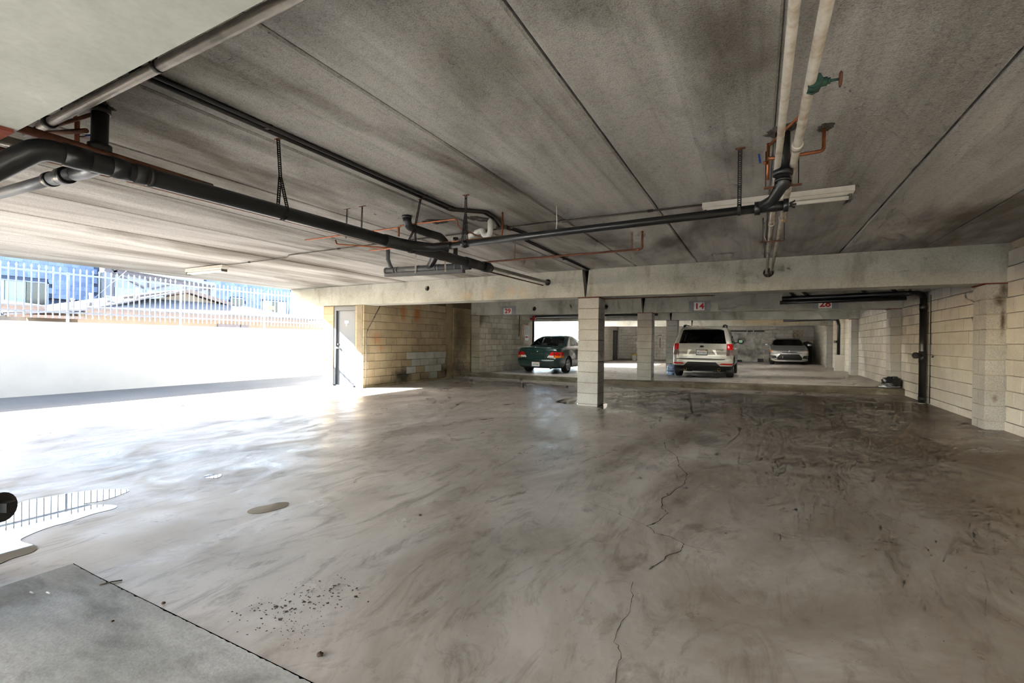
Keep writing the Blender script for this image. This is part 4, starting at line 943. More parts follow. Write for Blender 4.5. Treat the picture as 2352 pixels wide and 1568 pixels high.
# ---------------------------------------------------------------- silver SUV seen from behind
def suv():
    R_ = empty('suv', (-1.535, 15.40, zu(-1.5)-.0))
    lv = [ # z, yr, yf, w, rr, rf, bow_r, bow_f
     (.27,.20,4.30,.78,.25,.40,.06,.20),(.34,.07,4.46,.845,.22,.40,.06,.20),(.42,.01,4.53,.872,.20,.40,.07,.20),(.54,.0,4.56,.885,.20,.40,.07,.20),
     (.565,.005,4.56,.886,.20,.40,.07,.20),(.60,.055,4.55,.887,.19,.40,.06,.20),(.72,.05,4.54,.889,.18,.38,.06,.20),(.80,.065,4.50,.889,.17,.36,.06,.20),
     (.92,.085,4.40,.886,.17,.34,.06,.2),(1.0,.11,4.0,.876,.17,.3,.06,.2),(1.05,.13,3.55,.862,.17,.3,.06,.2),(1.09,.145,3.30,.846,.16,.25,.06,.18),
     (1.16,.18,3.12,.825,.15,.2,.06,.16),(1.34,.29,2.80,.764,.14,.2,.06,.14),(1.50,.40,2.50,.706,.13,.2,.06,.12),(1.575,.46,2.30,.665,.13,.2,.06,.1),(1.61,.56,2.1,.60,.2,.2,.06,.08),(1.625,.80,1.85,.45,.2,.2,.04,.04)]
    bm = car_shell(lv, [(0,.965),(.5,.99),(1.2,1),(3.2,1),(3.9,.985),(4.56,.93)])
    rear = lambda c, n: c.y < .75 and abs(c.x) < .80
    cut_label(bm, [(-.685,1.075),(.685,1.075),(.60,1.49),(.54,1.515),(-.54,1.515),(-.60,1.49)], 'xz', 1, lambda c, n: c.y < .75)
    for s in (-1, 1):
        cut_label(bm, [(s*.695,.70),(s*.95,.74),(s*.95,1.06),(s*.70,1.075)], 'xz', 2 if s < 0 else 3, lambda c, n, s=s: c.y < .42 and c.x*s > 0)
        cut_label(bm, [(s*.48,.435),(s*.90,.425),(s*.90,.475),(s*.58,.475)], 'xz', 4 if s < 0 else 5, lambda c, n, s=s: c.y < .5 and c.x*s > 0)
        cut_label(bm, [(.55,1.12),(1.45,1.10),(1.45,1.50),(.90,1.50),(.72,1.46)], 'yz', 6, lambda c, n, s=s: c.x*s > .45)
        cut_label(bm, [(1.52,1.10),(2.30,1.085),(2.30,1.47),(1.52,1.50)], 'yz', 6, lambda c, n, s=s: c.x*s > .45)
        cut_label(bm, [(2.37,1.085),(3.02,1.095),(2.55,1.44),(2.37,1.47)], 'yz', 6, lambda c, n, s=s: c.x*s > .45)
    cut_label(bm, [(-.95,.20),(.95,.20),(.95,.385),(.53,.385),(.40,.505),(-.40,.505),(-.53,.385),(-.95,.385)], 'xz', 7, lambda c, n: c.y < .40, False)
    cut_label(bm, [(-.66,1.12),(.66,1.12),(.55,1.47),(-.55,1.47)], 'xz', 8, lambda c, n: c.y > 2.4)
    arch_set(bm, (.80, 3.42), .375, .335, .5)
    hw = .86
    car_common(R_, bm, MAT['paint_silver'], (.80, 3.42), .335, .375, .765, .215, hw, .95, 4.56, 5, 0)
    lob('rear_window', take(bm, {1}, -.004), MAT['glass_dark'], R_)
    lob('side_windows', take(bm, {6}, -.004), MAT['glass_mid'], R_)
    lob('windscreen', take(bm, {8}, -.004), MAT['glass_mid'], R_)
    lob('bumper_insert', take(bm, {7}, .004), MAT['trim_black'], R_)
    for lab in (2, 3):
        o = lob('tail_lamp', take(bm, {lab}, .006, lambda c: c.z > .90), MAT['lamp_red'], R_)
        lob('clear_lens', take(bm, {lab}, .006, lambda c: c.z <= .90), MAT['lamp_smoke'], o)
    for lab in (4, 5): lob('reflector', take(bm, {lab}, .004), MAT['lamp_red'], R_)
    # tailgate relief: groove round the gate, recess for the plate, spoiler lip, emblem and lettering
    lob('gate_seam', MB().bar((-.66,.045,.600),(.66,.045,.600),.012,.02).bar((-.70,.06,.80),(.70,.06,.80),.006,.008), MAT['trim_black'], R_)
    for s in (-1, 1): lob('plate_recess_edge', MB().prism([(s*.40,.88),(s*.30,.88),(s*.42,.70),(s*.445,.70)], .014, 'xz', .060), MAT['paint_silver'], R_)
    plate_part(R_, .056, .80, '8DYT470')
    em_m = MB().lathe([(.0,-.008),(.055,-.006),(.062,0)], (0,.088,.985), 'y', 24); em_m.v = [(a,b,.985+(c_-.985)*.52) for a,b,c_ in em_m.v]
    em = lob('emblem', em_m, MAT['trim_black'], R_)
    for k, (dx, dz, rr) in enumerate(((-.028,.003,.011),(.004,.010,.005),(.018,-.002,.005),(.032,.008,.005),(.004,-.013,.005),(.030,-.012,.005))): lob('emblem_star', MB().lathe([(0,-.006),(rr,0)], (dx,.080,.985+dz), 'y', 4), MAT['chrome'], em)
    lettering('model_lettering', 'FORESTER', .045, MAT['grey_letter'], R_, (.52,.083,.895), (PI/2,0,0), .001, .002, 1.15)
    lob('roof_spoiler', MB().prism([(.36,1.545),(.42,1.600),(.75,1.622),(.75,1.58)], 1.10, 'yz', -.55), MAT['paint_silver'], R_)
    lob('spoiler_lamp', MB().box(-.04,.04,.375,.39,1.558,1.570), MAT['lamp_red'], R_)
    for s in (-1, 1):
        o = lob('roof_rail', MB().tube([(s*.575,.55,1.595),(s*.585,.66,1.665),(s*.60,1.0,1.685),(s*.60,2.0,1.685),(s*.58,2.3,1.655),(s*.56,2.45,1.59)], .018, 10, True, .08), MAT['trim_black'], R_)
        lob('rail_foot', MB().prism([(.50,1.585),(.55,1.65),(.66,1.68),(.76,1.66),(.82,1.60)], .05, 'yz', s*.585-.025), MAT['trim_black'], o)
        o = lob('door_mirror', MB().lathe([(0,-.10),(.05,-.095),(.085,-.05),(.09,.02),(.07,.09),(0,.10)], (s*1.0,2.88,1.165), 'x', 16), MAT['trim_black'], R_)
        lob('mirror_arm', MB().bar((s*.80,2.92,1.10),(s*.92,2.90,1.13),.05,.03), MAT['trim_black'], o)
        lob('mirror_glass', MB().box(s*1.0-.055,s*1.0+.055,2.785,2.795,1.12,1.21), MAT['pane_mirror'], o)
        lob('exhaust_tip', MB().lathe([(.030,.16),(.045,.16),(.048,.0),(.040,.0),(.036,.14)], (s*.49,.10,.27), 'y', 16), MAT['brass'], R_)
        lob('muffler', MB().cyl((s*.30,.45,.27),(s*.68,.45,.27),.085,14), MAT['iron'], R_)
        lob('mud_flap', MB().box(s*.765-.09, s*.765+.09, .425, .437, .19, .36), MAT['trim_black'], R_)
        for z_, y_ in ((.92,1.15),(.92,2.1)): lob('door_handle', MB().obox((s*.895,y_,z_),(0,1,0),(1,0,0),(0,0,1),.10,.018,.016), MAT['paint_silver'], R_)
    seat(R_, .0, 1.35, 1.25, .22, 'cabin', True)
    for s in (-1, 1): seat(R_, s*.36, 2.25, .50, .26, 'cabin')
    lob('dashboard', MB().box(-.68,.68,2.85,3.15,.75,1.08), MAT['cabin'], R_)
    lob('cargo_cover', MB().box(-.62,.62,.32,1.2,.90,.94), MAT['cabin'], R_)
    lob('inner_mirror', MB().box(-.10,.10,2.60,2.62,1.36,1.42), MAT['cabin'], R_)
    lob('rear_wiper', MB().bar((.02,.150,1.085),(-.42,.155,1.10),.012,.012).cyl((.02,.14,1.085),(.02,.165,1.085),.02,10), MAT['trim_black'], R_)
    lob('rear_axle', MB().cyl((-.6,.80,.32),(.6,.80,.32),.05,10).cyl((0,.7,.32),(0,.95,.32),.12,12).cyl((0,.9,.30),(0,3.2,.30),.035,8).bar((-.6,.85,.28),(-.25,1.3,.26),.08,.05).bar((.6,.85,.28),(.25,1.3,.26),.08,.05), MAT['iron'], R_)
    tag(R_, 'silver SUV with dark rear glass and roof rails, parked tail towards the camera', 'car')
    bm.free(); return R_
suv()

# ---------------------------------------------------------------- dark green saloon
def saloon():
    R_ = empty('saloon_car', (-7.03, 15.05, zu(-7.0)))
    lv = [
     (.20,.22,4.55,.78,.30,.5,.08,.25),(.26,.08,4.70,.835,.28,.5,.09,.25),(.36,.015,4.78,.868,.26,.5,.10,.25),(.48,.0,4.81,.878,.26,.5,.10,.25),(.545,.01,4.80,.880,.26,.5,.10,.25),
     (.57,.05,4.79,.880,.25,.5,.09,.25),(.62,.07,4.76,.882,.24,.45,.09,.25),(.76,.09,4.65,.878,.24,.4,.09,.25),(.85,.115,4.35,.866,.24,.4,.09,.25),(.91,.17,3.95,.848,.24,.4,.08,.25),
     (.945,.33,3.62,.825,.24,.35,.07,.22),(.965,.62,3.45,.795,.24,.3,.06,.2),(.985,.86,3.32,.762,.22,.3,.06,.2),(1.06,1.0,3.12,.728,.2,.3,.06,.18),(1.20,1.23,2.80,.672,.18,.25,.06,.15),
     (1.32,1.50,2.50,.612,.2,.25,.06,.12),(1.375,1.72,2.3,.555,.2,.25,.05,.1),(1.40,1.9,2.2,.45,.12,.12,.03,.03)]
    bm = car_shell(lv, [(0,.94),(.6,.985),(1.2,1),(3.4,1),(4.1,.98),(4.81,.9)])
    cut_label(bm, [(-.66,1.005),(.66,1.005),(.52,1.30),(.44,1.335),(-.44,1.335),(-.52,1.30)], 'xz', 1, lambda c, n: c.y < 1.72 and n.y < -.12)
    for s in (-1, 1):
        lab = 2 if s < 0 else 3
        cut_label(bm, [(s*.40,.585),(s*.95,.585),(s*.95,.785),(s*.555,.785)] , 'xz', lab, lambda c, n, s=s: c.y < .55 and c.x*s > 0)
        cut_label(bm, [(1.42,1.0),(2.08,.995),(2.08,1.315),(1.72,1.31)], 'yz', 6, lambda c, n, s=s: c.x*s > .4 and abs(n.x) > .25)
        cut_label(bm, [(2.15,.995),(3.02,1.0),(2.62,1.26),(2.42,1.315),(2.15,1.32)], 'yz', 6, lambda c, n, s=s: c.x*s > .4 and abs(n.x) > .25)
    cut_label(bm, [(-.60,1.04),(.60,1.04),(.50,1.33),(-.50,1.33)], 'xz', 8, lambda c, n: c.y > 2.25 and n.y > .1)
    cut_label(bm, [(-.95,.15),(.95,.15),(.95,.245),(-.95,.245)], 'xz', 7, lambda c, n: c.y < .6)
    arch_set(bm, (1.03, 3.73), .345, .305, .5)
    car_common(R_, bm, MAT['paint_green'], (1.03, 3.73), .305, .345, .755, .20, .85, .86, 4.81, 7, 1)
    lob('rear_window', take(bm, {1}, -.004), MAT['glass_clear'], R_)
    lob('side_windows', take(bm, {6}, -.004), MAT['glass_clear'], R_)
    lob('windscreen', take(bm, {8}, -.004), MAT['glass_clear'], R_)
    lob('valance', take(bm, {7}, .003), MAT['trim_black'], R_)
    for s, lab in ((-1,2),(1,3)):
        o = lob('tail_lamp', take(bm, {lab}, .007, lambda c: c.z > .68), MAT['lamp_red'], R_)
        lob('amber_lens', take(bm, {lab}, .007, lambda c: c.z <= .68 and abs(c.x) > .68), MAT['lamp_amber'], o)
        lob('clear_lens', take(bm, {lab}, .007, lambda c: c.z <= .68 and abs(c.x) <= .68), MAT['lamp_clear'], o)
        lob('lamp_divider', MB().obox((s*.66,.115,.685),(1,0,0),(0,1,0),(0,0,1),.006,.016,.10), MAT['trim_black'], o)
        lob('bumper_step', MB().obox((s*.62,.045,.562),(1,0,0),(0,1,0),(0,0,1),.10,.02,.008), MAT['chrome'], R_)
        o = lob('door_mirror', MB().lathe([(0,-.10),(.05,-.09),(.07,-.02),(.06,.08),(0,.10)], (s*.93,3.02,1.03), 'x', 14), MAT['paint_green'], R_)
        lob('mirror_glass', MB().box(s*.93-.075,s*.93+.075,2.945,2.953,.99,1.07), MAT['chrome'], o)
        for y_ in (1.55, 2.45): lob('door_handle', MB().obox((s*.862,y_,.855),(0,1,0),(1,0,0),(0,0,1),.085,.014,.012), MAT['chrome'], R_)
        lob('side_moulding', MB().bar((s*.885,1.42,.50),(s*.885,3.35,.50),.012,.045), MAT['paint_green'], R_)
        for y_ in (2.115, 1.36, 3.05): lob('door_seam', MB().bar((s*.872,y_,.28),(s*.855,y_,.90),.004,.03,(0,1,0)), MAT['trim_black'], R_)
    lob('boot_seam', MB().tube([(-.60,.095,.555),(.60,.095,.555)], .008, 6), MAT['trim_black'], R_)
    lob('boot_lip', MB().tube([(-.72,.36,.915),(-.55,.235,.925),(0,.165,.93),(.55,.235,.925),(.72,.36,.915)], .016, 8), MAT['paint_green'], R_)
    lob('bumper_seam', MB().bar((-.7,.04,.548),(.7,.04,.548),.01,.012), MAT['trim_black'], R_)
    plate_part(R_, .005, .345, '3UEY000', False)
    lob('emblem', MB().lathe([(.018,-.006),(.030,-.004),(.034,0),(.03,.0)], (0,.100,.795), 'y', 18), MAT['chrome'], R_)
    for k, ch in enumerate('MAXIMA'): lettering('badge_letter', ch, .042, MAT['chrome'], R_, (-.21+.084*k,.088,.715), (PI/2,0,0), .002, .003)
    lob('lock_barrel', MB().cyl((.345,.085,.60),(.345,.070,.60),.016,12), MAT['chrome'], R_)
    lob('exhaust_tip', MB().lathe([(.024,.14),(.036,.14),(.038,0),(.030,0)], (.52,.12,.215), 'y', 14), MAT['brass'], R_)
    seat(R_, .0, 1.65, 1.2, .02, 'cabin_tan', True)
    for s in (-1, 1): seat(R_, s*.36, 2.5, .5, .04, 'cabin_tan')
    lob('parcel_shelf', MB().box(-.62,.62,.90,1.5,.93,.95), MAT['cabin_tan'], R_)
    lob('dashboard', MB().box(-.66,.66,2.95,3.2,.72,.97), MAT['cabin_tan'], R_)
    lob('inner_mirror', MB().box(-.1,.1,2.52,2.54,1.20,1.26), MAT['cabin'], R_)
    tag(R_, 'dark green saloon car parked tail out, half hidden by the column', 'car')
    bm.free(); return R_
saloon()

# ---------------------------------------------------------------- pale grey saloon facing the camera
def front_saloon():
    R_ = empty('compact_car', (1.46, 32.40, zu(1.46, 28)-.03)); R_.rotation_euler.z = PI
    lv = [
     (.16,.20,4.30,.76,.3,.45,.08,.20),(.22,.07,4.52,.84,.28,.45,.09,.22),(.34,.01,4.61,.872,.26,.45,.1,.24),(.48,0,4.63,.884,.26,.45,.1,.26),(.60,.0,4.60,.890,.25,.45,.1,.28),(.68,.02,4.53,.890,.25,.45,.1,.30),
     (.74,.03,4.42,.888,.25,.42,.1,.32),(.82,.05,4.08,.880,.25,.4,.09,.3),(.90,.08,3.72,.868,.25,.35,.09,.28),(.96,.13,3.45,.850,.24,.35,.08,.25),(1.0,.28,3.28,.825,.24,.3,.07,.22),(1.04,.55,3.15,.79,.22,.3,.06,.2),
     (1.12,.80,2.95,.745,.2,.3,.06,.18),(1.26,1.12,2.62,.680,.2,.25,.06,.15),(1.36,1.36,2.36,.615,.2,.25,.06,.12),(1.41,1.55,2.15,.55,.2,.2,.05,.1),(1.43,1.75,2.0,.42,.1,.1,.03,.03)]
    bm = car_shell(lv, [(0,.93),(.6,.98),(1.2,1),(3.4,1),(4.0,.98),(4.63,.90)])
    fr = lambda c, n: c.y > 3.6
    cut_label(bm, [(-.70,1.02),(.70,1.02),(.545,1.355),(-.545,1.355)], 'xz', 8, lambda c, n: c.y > 2.1 and n.y > .1)
    for s in (-1, 1):
        lab = 2 if s < 0 else 3
        cut_label(bm, [(s*.30,.665),(s*.62,.63),(s*.86,.64),(s*.90,.73),(s*.84,.775),(s*.60,.72)], 'xz', lab, lambda c, n, s=s: c.y > 3.75 and c.x*s > 0)
        cut_label(bm, [(s*.56,.36),(s*.80,.34),(s*.86,.50),(s*.62,.50)], 'xz', 5, lambda c, n, s=s: c.y > 3.7 and c.x*s > 0)
        cut_label(bm, [(1.3,1.03),(2.10,1.02),(2.10,1.34),(1.62,1.33)], 'yz', 6, lambda c, n, s=s: c.x*s > .4 and abs(n.x) > .3)
        cut_label(bm, [(2.17,1.02),(2.98,1.03),(2.45,1.31),(2.17,1.34)], 'yz', 6, lambda c, n, s=s: c.x*s > .4 and abs(n.x) > .3)
    cut_label(bm, [(-.54,.28),(.54,.28),(.56,.40),(.42,.57),(-.42,.57),(-.56,.40)], 'xz', 4, fr)
    cut_label(bm, [(-.34,.640),(.34,.640),(.30,.672),(-.30,.672)], 'xz', 4, fr)
    arch_set(bm, (.98, 3.68), .36, .32, .5)
    car_common(R_, bm, MAT['paint_grey'], (.98, 3.68), .32, .36, .765, .21, .86, .9, 4.63, 5, 1)
    lob('windscreen', take(bm, {8}, -.004), MAT['glass_dark'], R_)
    lob('side_windows', take(bm, {6}, -.004), MAT['glass_dark'], R_)
    lob('grille', take(bm, {4}, -.004), MAT['trim_black'], R_)
    lob('side_intakes', take(bm, {5}, .002), MAT['trim_black'], R_)
    for s, lab in ((-1,2),(1,3)):
        o = lob('headlamp', take(bm, {lab}, .006), MAT['lamp_clear'], R_)
        lob('amber_marker', take(bm, {lab}, .009, lambda c: abs(c.x) > .80), MAT['lamp_amber'], o)
        o = lob('door_mirror', MB().lathe([(0,-.11),(.045,-.10),(.065,-.02),(.055,.08),(0,.11)], (s*.99,2.95,1.06), 'x', 14), MAT['paint_grey'], R_)
        lob('mirror_arm', MB().bar((s*.80,2.98,1.02),(s*.92,2.96,1.04),.04,.03), MAT['trim_black'], o)
        for z_ in (.385,.43): lob('intake_bar', MB().obox((s*.70,4.40,z_+.02),(1,-s*.45,0),(0,1,0),(0,0,1),.12,.02,.006), MAT['paint_grey'], R_)
    lob('front_splitter', MB().tube([(-.84,4.18,.255),(-.62,4.48,.225),(0,4.62,.215),(.62,4.48,.225),(.84,4.18,.255)], .022, 8), MAT['paint_grey'], R_)
    lob('emblem', MB().lathe([(.03,.006),(.045,.004),(.05,0)], (0,4.52,.70), 'y', 20), MAT['chrome'], R_)
    lob('tow_cover', MB().box(.30,.32,4.60,4.615,.35,.47), MAT['chrome'], R_)
    for s in (-1, 1): seat(R_, s*.36, 2.0, .5, .2, 'cabin')
    lob('dashboard', MB().box(-.68,.68,2.75,3.1,.72,1.0), MAT['cabin'], R_)
    lob('inner_mirror', MB().box(-.1,.1,2.45,2.47,1.25,1.31), MAT['chrome'], R_)
    tag(R_, 'pale grey saloon car parked by the far wall with its nose to the camera', 'car')
    bm.free(); return R_
front_saloon()
# ================================================================ beyond the driveway
MAT['fence'] = plain('white_fence_paint', srgb(150,154,158), .5, 0, .04)
MAT['cream'] = plain('cream_stucco', srgb(120,106,90), .9, 0, .06, 3, .2); MAT['pink_fascia'] = plain('pinkish_fascia', srgb(104,88,80), .8, 0, .06, 3)
MAT['roof_pale'] = mottled('pale_shingle_roof', [(.3, srgb(88,84,82)), (.7, srgb(104,100,98))], 3, (1,1,1), .2, 30, .9, (.94,1.04), .3)
MAT['shingle_blue'] = mottled('blue_mansard_shingle', [(.3, srgb(104,116,142)), (.7, srgb(122,134,158))], 4, (1,1,1), .2, 40, .85, (.82,1.12), .3)
MAT['house_white'] = plain('pale_stucco', srgb(136,138,142), .9, 0, .04, 3); MAT['timber'] = plain('brown_grey_timber', srgb(96,88,90), .8); MAT['shade_wall'] = plain('blue_grey_wall', srgb(66,74,92), .9)
MAT['pane'] = plain('window_pane', srgb(120,140,158), .12, 0, .1, 2); MAT['pane_dark'] = plain('dark_window_pane', srgb(36,40,44), .12); MAT['curtain'] = plain('window_blind', srgb(206,204,196), .8); MAT['poster'] = plain('yellow_poster', srgb(226,206,96), .7, 0, .3, 6)

# --- picket fence on the boundary wall
FX = WX-.10
fence = ob('picket_fence', MB().box(FX-.013,FX+.013,-3,16,2.515,2.553), MAT['fence']); tag(fence, 'white metal picket fence standing on top of the white boundary wall', 'fence')
ob('lower_rail', MB().box(FX-.011,FX+.011,-3,16,1.69,1.725), MAT['fence'], fence)
pk = MB(); w_ = .0095
pk.box(-w_,w_,-w_,w_,0,1.00); pk.add([(-w_,-w_,1.0),(w_,-w_,1.0),(w_,w_,1.0),(-w_,w_,1.0),(-w_*1.5,-w_*1.5,1.045),(w_*1.5,-w_*1.5,1.045),(w_*1.5,w_*1.5,1.045),(-w_*1.5,w_*1.5,1.045),(0,0,1.085)],
    [(0,1,5,4),(1,2,6,5),(2,3,7,6),(3,0,4,7),(4,5,8),(5,6,8),(6,7,8),(7,4,8)])
pkm = pk.mesh('picket'); y = 1.30; k = 0
while y < 15.0:
    if min(abs(y-p) for p in (-.12,2.08,4.275,6.465,8.735,10.95,13.15)) > .035: link('picket', pkm, MAT['fence'], (FX,y,1.585), fence)
    y += .1095
for p in (2.08,4.275,6.465,8.735,10.95,13.15): ob('fence_post', MB().box(FX-.02,FX+.02,p-.02,p+.02,1.48,2.56), MAT['fence'], fence)

# --- low cream building with fascia, gable and vents
gb = empty('garage_building', (-19,8.5,0))
ob('wall', MB().box(-24,-17.35,5.9,15.5,-.1,1.90), MAT['cream'], gb)
ob('wall', MB().box(-24,-17.35,2.6,4.3,-.1,1.90), MAT['cream'], gb)
ob('fascia', MB().box(-17.1,-17.0,5.95,13.4,1.80,1.985), MAT['pink_fascia'], gb)
ob('fascia', MB().box(-17.1,-17.0,1.0,5.1,1.83,1.97), MAT['pink_fascia'], gb)
def slab(name, q, mat, parent, t=.05):
    m = MB(); n = len(q); m.add([Vector(p) for p in q]+[Vector(p)-Vector((0,0,t)) for p in q], [tuple(range(n)), tuple(range(2*n-1,n-1,-1))]+[(i,(i+1)%n,n+(i+1)%n,n+i) for i in range(n)]); return ob(name, m, mat, parent)
slab('roof_slope', [(-16.93,5.95,2.03),(-16.93,13.4,2.03),(-19,11.6,2.55),(-19,7.9,2.55)], MAT['roof_pale'], gb)
slab('roof_slope', [(-16.9,4.3,1.76),(-16.9,6.0,1.99),(-18.9,9.63,3.0),(-21.5,9.63,3.0),(-21.5,5.4,2.0)], MAT['roof_pale'], gb)
slab('roof_slope', [(-18.9,9.63,3.0),(-18.9,11.8,2.46),(-21.5,11.8,2.46),(-21.5,9.63,3.0)], MAT['roof_pale'], gb)
slab('roof_slope', [(-16.93,1.0,2.01),(-16.93,5.1,2.01),(-19,4.0,2.3),(-19,1.0,2.3)], MAT['roof_pale'], gb)
slab('hip_slope', [(-16.88,9.9,2.05),(-16.88,14.0,2.05),(-18.2,10.9,2.44)], MAT['roof_pale'], gb)
slab('hip_slope', [(-16.88,14.0,2.05),(-20.5,14.0,2.05),(-20.5,10.9,2.44),(-18.2,10.9,2.44)], MAT['roof_pale'], gb)
ob('gable_wall', MB().prism([(8.1,2.42),(11.3,2.42),(9.63,2.84)], .06, 'yz', -19.12), MAT['cream'], gb)
ob('bargeboard', MB().bar((-18.88,7.6,2.47),(-18.88,9.65,2.94),.05,.13), MAT['pink_fascia'], gb)
ob('bargeboard', MB().bar((-18.88,9.61,2.94),(-18.88,11.85,2.40),.05,.13), MAT['pink_fascia'], gb)
ob('recess_shade_wall', MB().box(-19.3,-19.2,7.6,11.9,1.9,2.46), MAT['shade_wall'], gb)  # bluish shade under the gable is put into this wall's colour
ob('carport_beam', MB().box(-17.2,-17.05,4.4,5.95,1.68,1.76), MAT['pink_fascia'], gb)
for y0, y1 in ((9.8,10.6),(10.65,10.95)): ob('window', MB().box(-17.36,-17.30,y0,y1,1.58,1.70), MAT['timber'], gb)
tag(gb, 'low cream building with pinkish fascia and pale hip roof behind the fence', 'building')
for (y, z0, h, lab, r) in ((6.0,2.10,.22,'leftmost of four pipe vents on the pale roof, pinkish cap',.05),(6.42,2.24,.28,'square pale flue standing second from left on the pale roof',.045),(6.87,2.33,.14,'squat round roof vent lying low on the pale roof',.09),(7.63,2.56,.25,'rusty topped chimney flue highest on the pale roof',.055)):
    m = MB().cyl((-18,y,z0-.15),(-18,y,z0+h*.7),r*.8,12).cyl((-18,y,z0+h*.7),(-18,y,z0+h),r,12); o = ob('roof_vent', m, MAT['house_white']); tag(o, lab, 'vent')
    ob('flashing', MB().lathe([(r*1.6,z0-.14),(r*.9,z0-.02)], (-18,y,0), 'z', 12), MAT['pink_fascia'], o)

# --- pale timbered house
hb = empty('timbered_house', (-25,11,0))
ob('wall', MB().box(-27,-24.05,9.3,13.45,-.1,3.95), MAT['house_white'], hb)
ob('eave_board', MB().bar((-23.98,9.0,3.98),(-23.98,13.3,3.66),.06,.20), MAT['timber'], hb)
ob('eave_board', MB().bar((-23.98,9.27,3.95),(-23.98,9.40,4.0),.06,.16), MAT['house_white'], hb)
for a, b in (((9.32,3.84),(9.30,2.85)),((12.1,3.74),(12.1,3.05)),((10.6,3.84),(10.6,3.4)),((13.2,3.64),(13.2,3.0))): ob('timber_post', MB().bar((-24.02,a[0],a[1]),(-24.02,b[0],b[1]),.05,.07,(0,1,0)), MAT['timber'], hb)
for a, b in (((9.5,3.80),(10.45,3.35)),((10.75,3.35),(11.6,3.66)),((12.35,3.35),(13.1,3.6))): ob('timber_brace', MB().bar((-24.02,a[0],a[1]),(-24.02,b[0],b[1]),.05,.07), MAT['timber'], hb)
for y0, y1 in ((9.36,10.35),(10.5,11.9)): ob('window', MB().box(-24.06,-24.0,y0,y1,2.85,3.27), MAT['pane'], hb)
slab('roof', [(-23.9,9.27,4.0),(-23.9,9.4,4.06),(-23.9,13.4,3.75),(-27,13.4,4.5),(-27,9.27,4.5)], MAT['roof_pale'], hb)
tag(hb, 'pale two-storey house with brown diagonal braces behind the low building', 'building')

# --- blue mansard houses
shm = MB().box(-.004,.012,-.118,.118,-.13,.10).mesh('shingle')
def mansard(label, y0, y1, z0, z1, wins, lean=.10):
    R_ = empty('mansard_house', (-26.5,(y0+y1)/2,0))
    ob('backing', MB().add([(-25.06,y0,z0),(-25.06,y1,z0),(-25.06-lean*(z1-z0)/2,y1,z1),(-25.06-lean*(z1-z0)/2,y0,z1),(-28,y0,z0),(-28,y1,z0),(-28,y1,z1),(-28,y0,z1)], [(0,1,2,3),(4,7,6,5),(0,3,7,4),(1,5,6,2),(3,2,6,7),(0,4,5,1)]), MAT['shade_wall'], R_)
    ob('wall', MB().box(-28,-25.25,y0+.1,y1-.1,-.1,z0), MAT['shade_wall'], R_)
    r = 0; z = z0+.12
    while z < z1-.05:
        y = y0+.12+(.12 if r % 2 else 0)
        while y < y1-.1:
            if not any(a-.08 < y < b+.08 and c-.08 < z < d+.1 for a, b, c, d in wins):
                o = link('shingle', shm, MAT['shingle_blue'], (-25.05-lean*(z-z0)/2+.02+random.uniform(0,.008),y,z), R_); o.rotation_euler.y = -.10
            y += .24
        z += .19; r += 1
    for a, b, c, d in wins:
        w = ob('window', MB().box(-25.06,-24.98,a,b,d-.05,d).box(-25.06,-24.98,a,b,c,c+.05).box(-25.06,-24.98,a,a+.05,c,d).box(-25.06,-24.98,b-.05,b,c,d), MAT['house_white'], R_)
        n = max(1, round((b-a)/.55))
        for k in range(n):
            ya, yb = a+.05+(b-a-.1)*k/n, a+.05+(b-a-.1)*(k+1)/n-.02
            ob('pane', MB().box(-25.04,-25.02,ya,yb,c+.05,d-.05), MAT['curtain'] if (k+int(a)) % 3 == 0 else (MAT['pane'] if (k+int(a)) % 3 == 1 else MAT['pane_dark']), w)
    tag(R_, label, 'building'); return R_
mansard('blue shingled mansard house with a wide window at the end of the fence', 3.4, 9.25, 2.69, 4.85, ((4.6,7.6,2.30,3.30),))
m2_ = mansard('blue shingled mansard house with two small windows nearer the door', 13.5, 18.55, 2.66, 4.85, ((14.8,15.55,2.70,3.36),(16.6,18.2,2.60,3.36)))
ob('poster', MB().box(-24.99,-24.97,17.0,17.35,2.85,3.05), MAT['poster'], m2_)
o = ob('guy_wire', MB().tube([(-22.8,7.95,2.33),(-22.8,9.32,3.93)], .012, 6), MAT['house_white']); tag(o, 'slanting pale wire in front of the blue mansard house', 'wire')
# ================================================================ smaller things in the garage
MAT['sign_grey'] = plain('grey_sign_paint', srgb(150,152,156), .8, 0, .05, 6); MAT['sign_red'] = plain('red_numerals', srgb(196,30,36), .6, 0, .05)
def spot_sign(txt, x, zc, w, h, px0, px1, pz0, pz1, label):
    o = ob('number_sign', MB().box(x-w/2, x+w/2, Y2-.012, Y2-.003, zc-h/2, zc+h/2), MAT['sign_white']); tag(o, label, 'sign')
    ob('paint_patch', MB().box(px0, px1, Y2-.003, Y2-.0005, pz0, pz1), MAT['sign_grey'], o)
    t = lettering('numerals', txt, h*1.02, MAT['sign_red'], o, Vector((x, Y2-.0125, zc))-WO[o.name], (PI/2,0,0), .006, .001, 1.12)
spot_sign('29', -7.31, 2.20, .30, .195, -7.58, -7.00, 2.09, 2.375, 'white number plate reading 29 on the second beam')
spot_sign('14', -1.41, 2.225, .26, .215, -1.68, -1.13, 2.09, 2.38, 'white number plate reading 14 above the silver SUV')
spot_sign('28', 1.425, 2.215, .27, .20, 1.165, 1.695, 2.10, 2.375, 'white number plate reading 28 partly behind the black collector pipe')

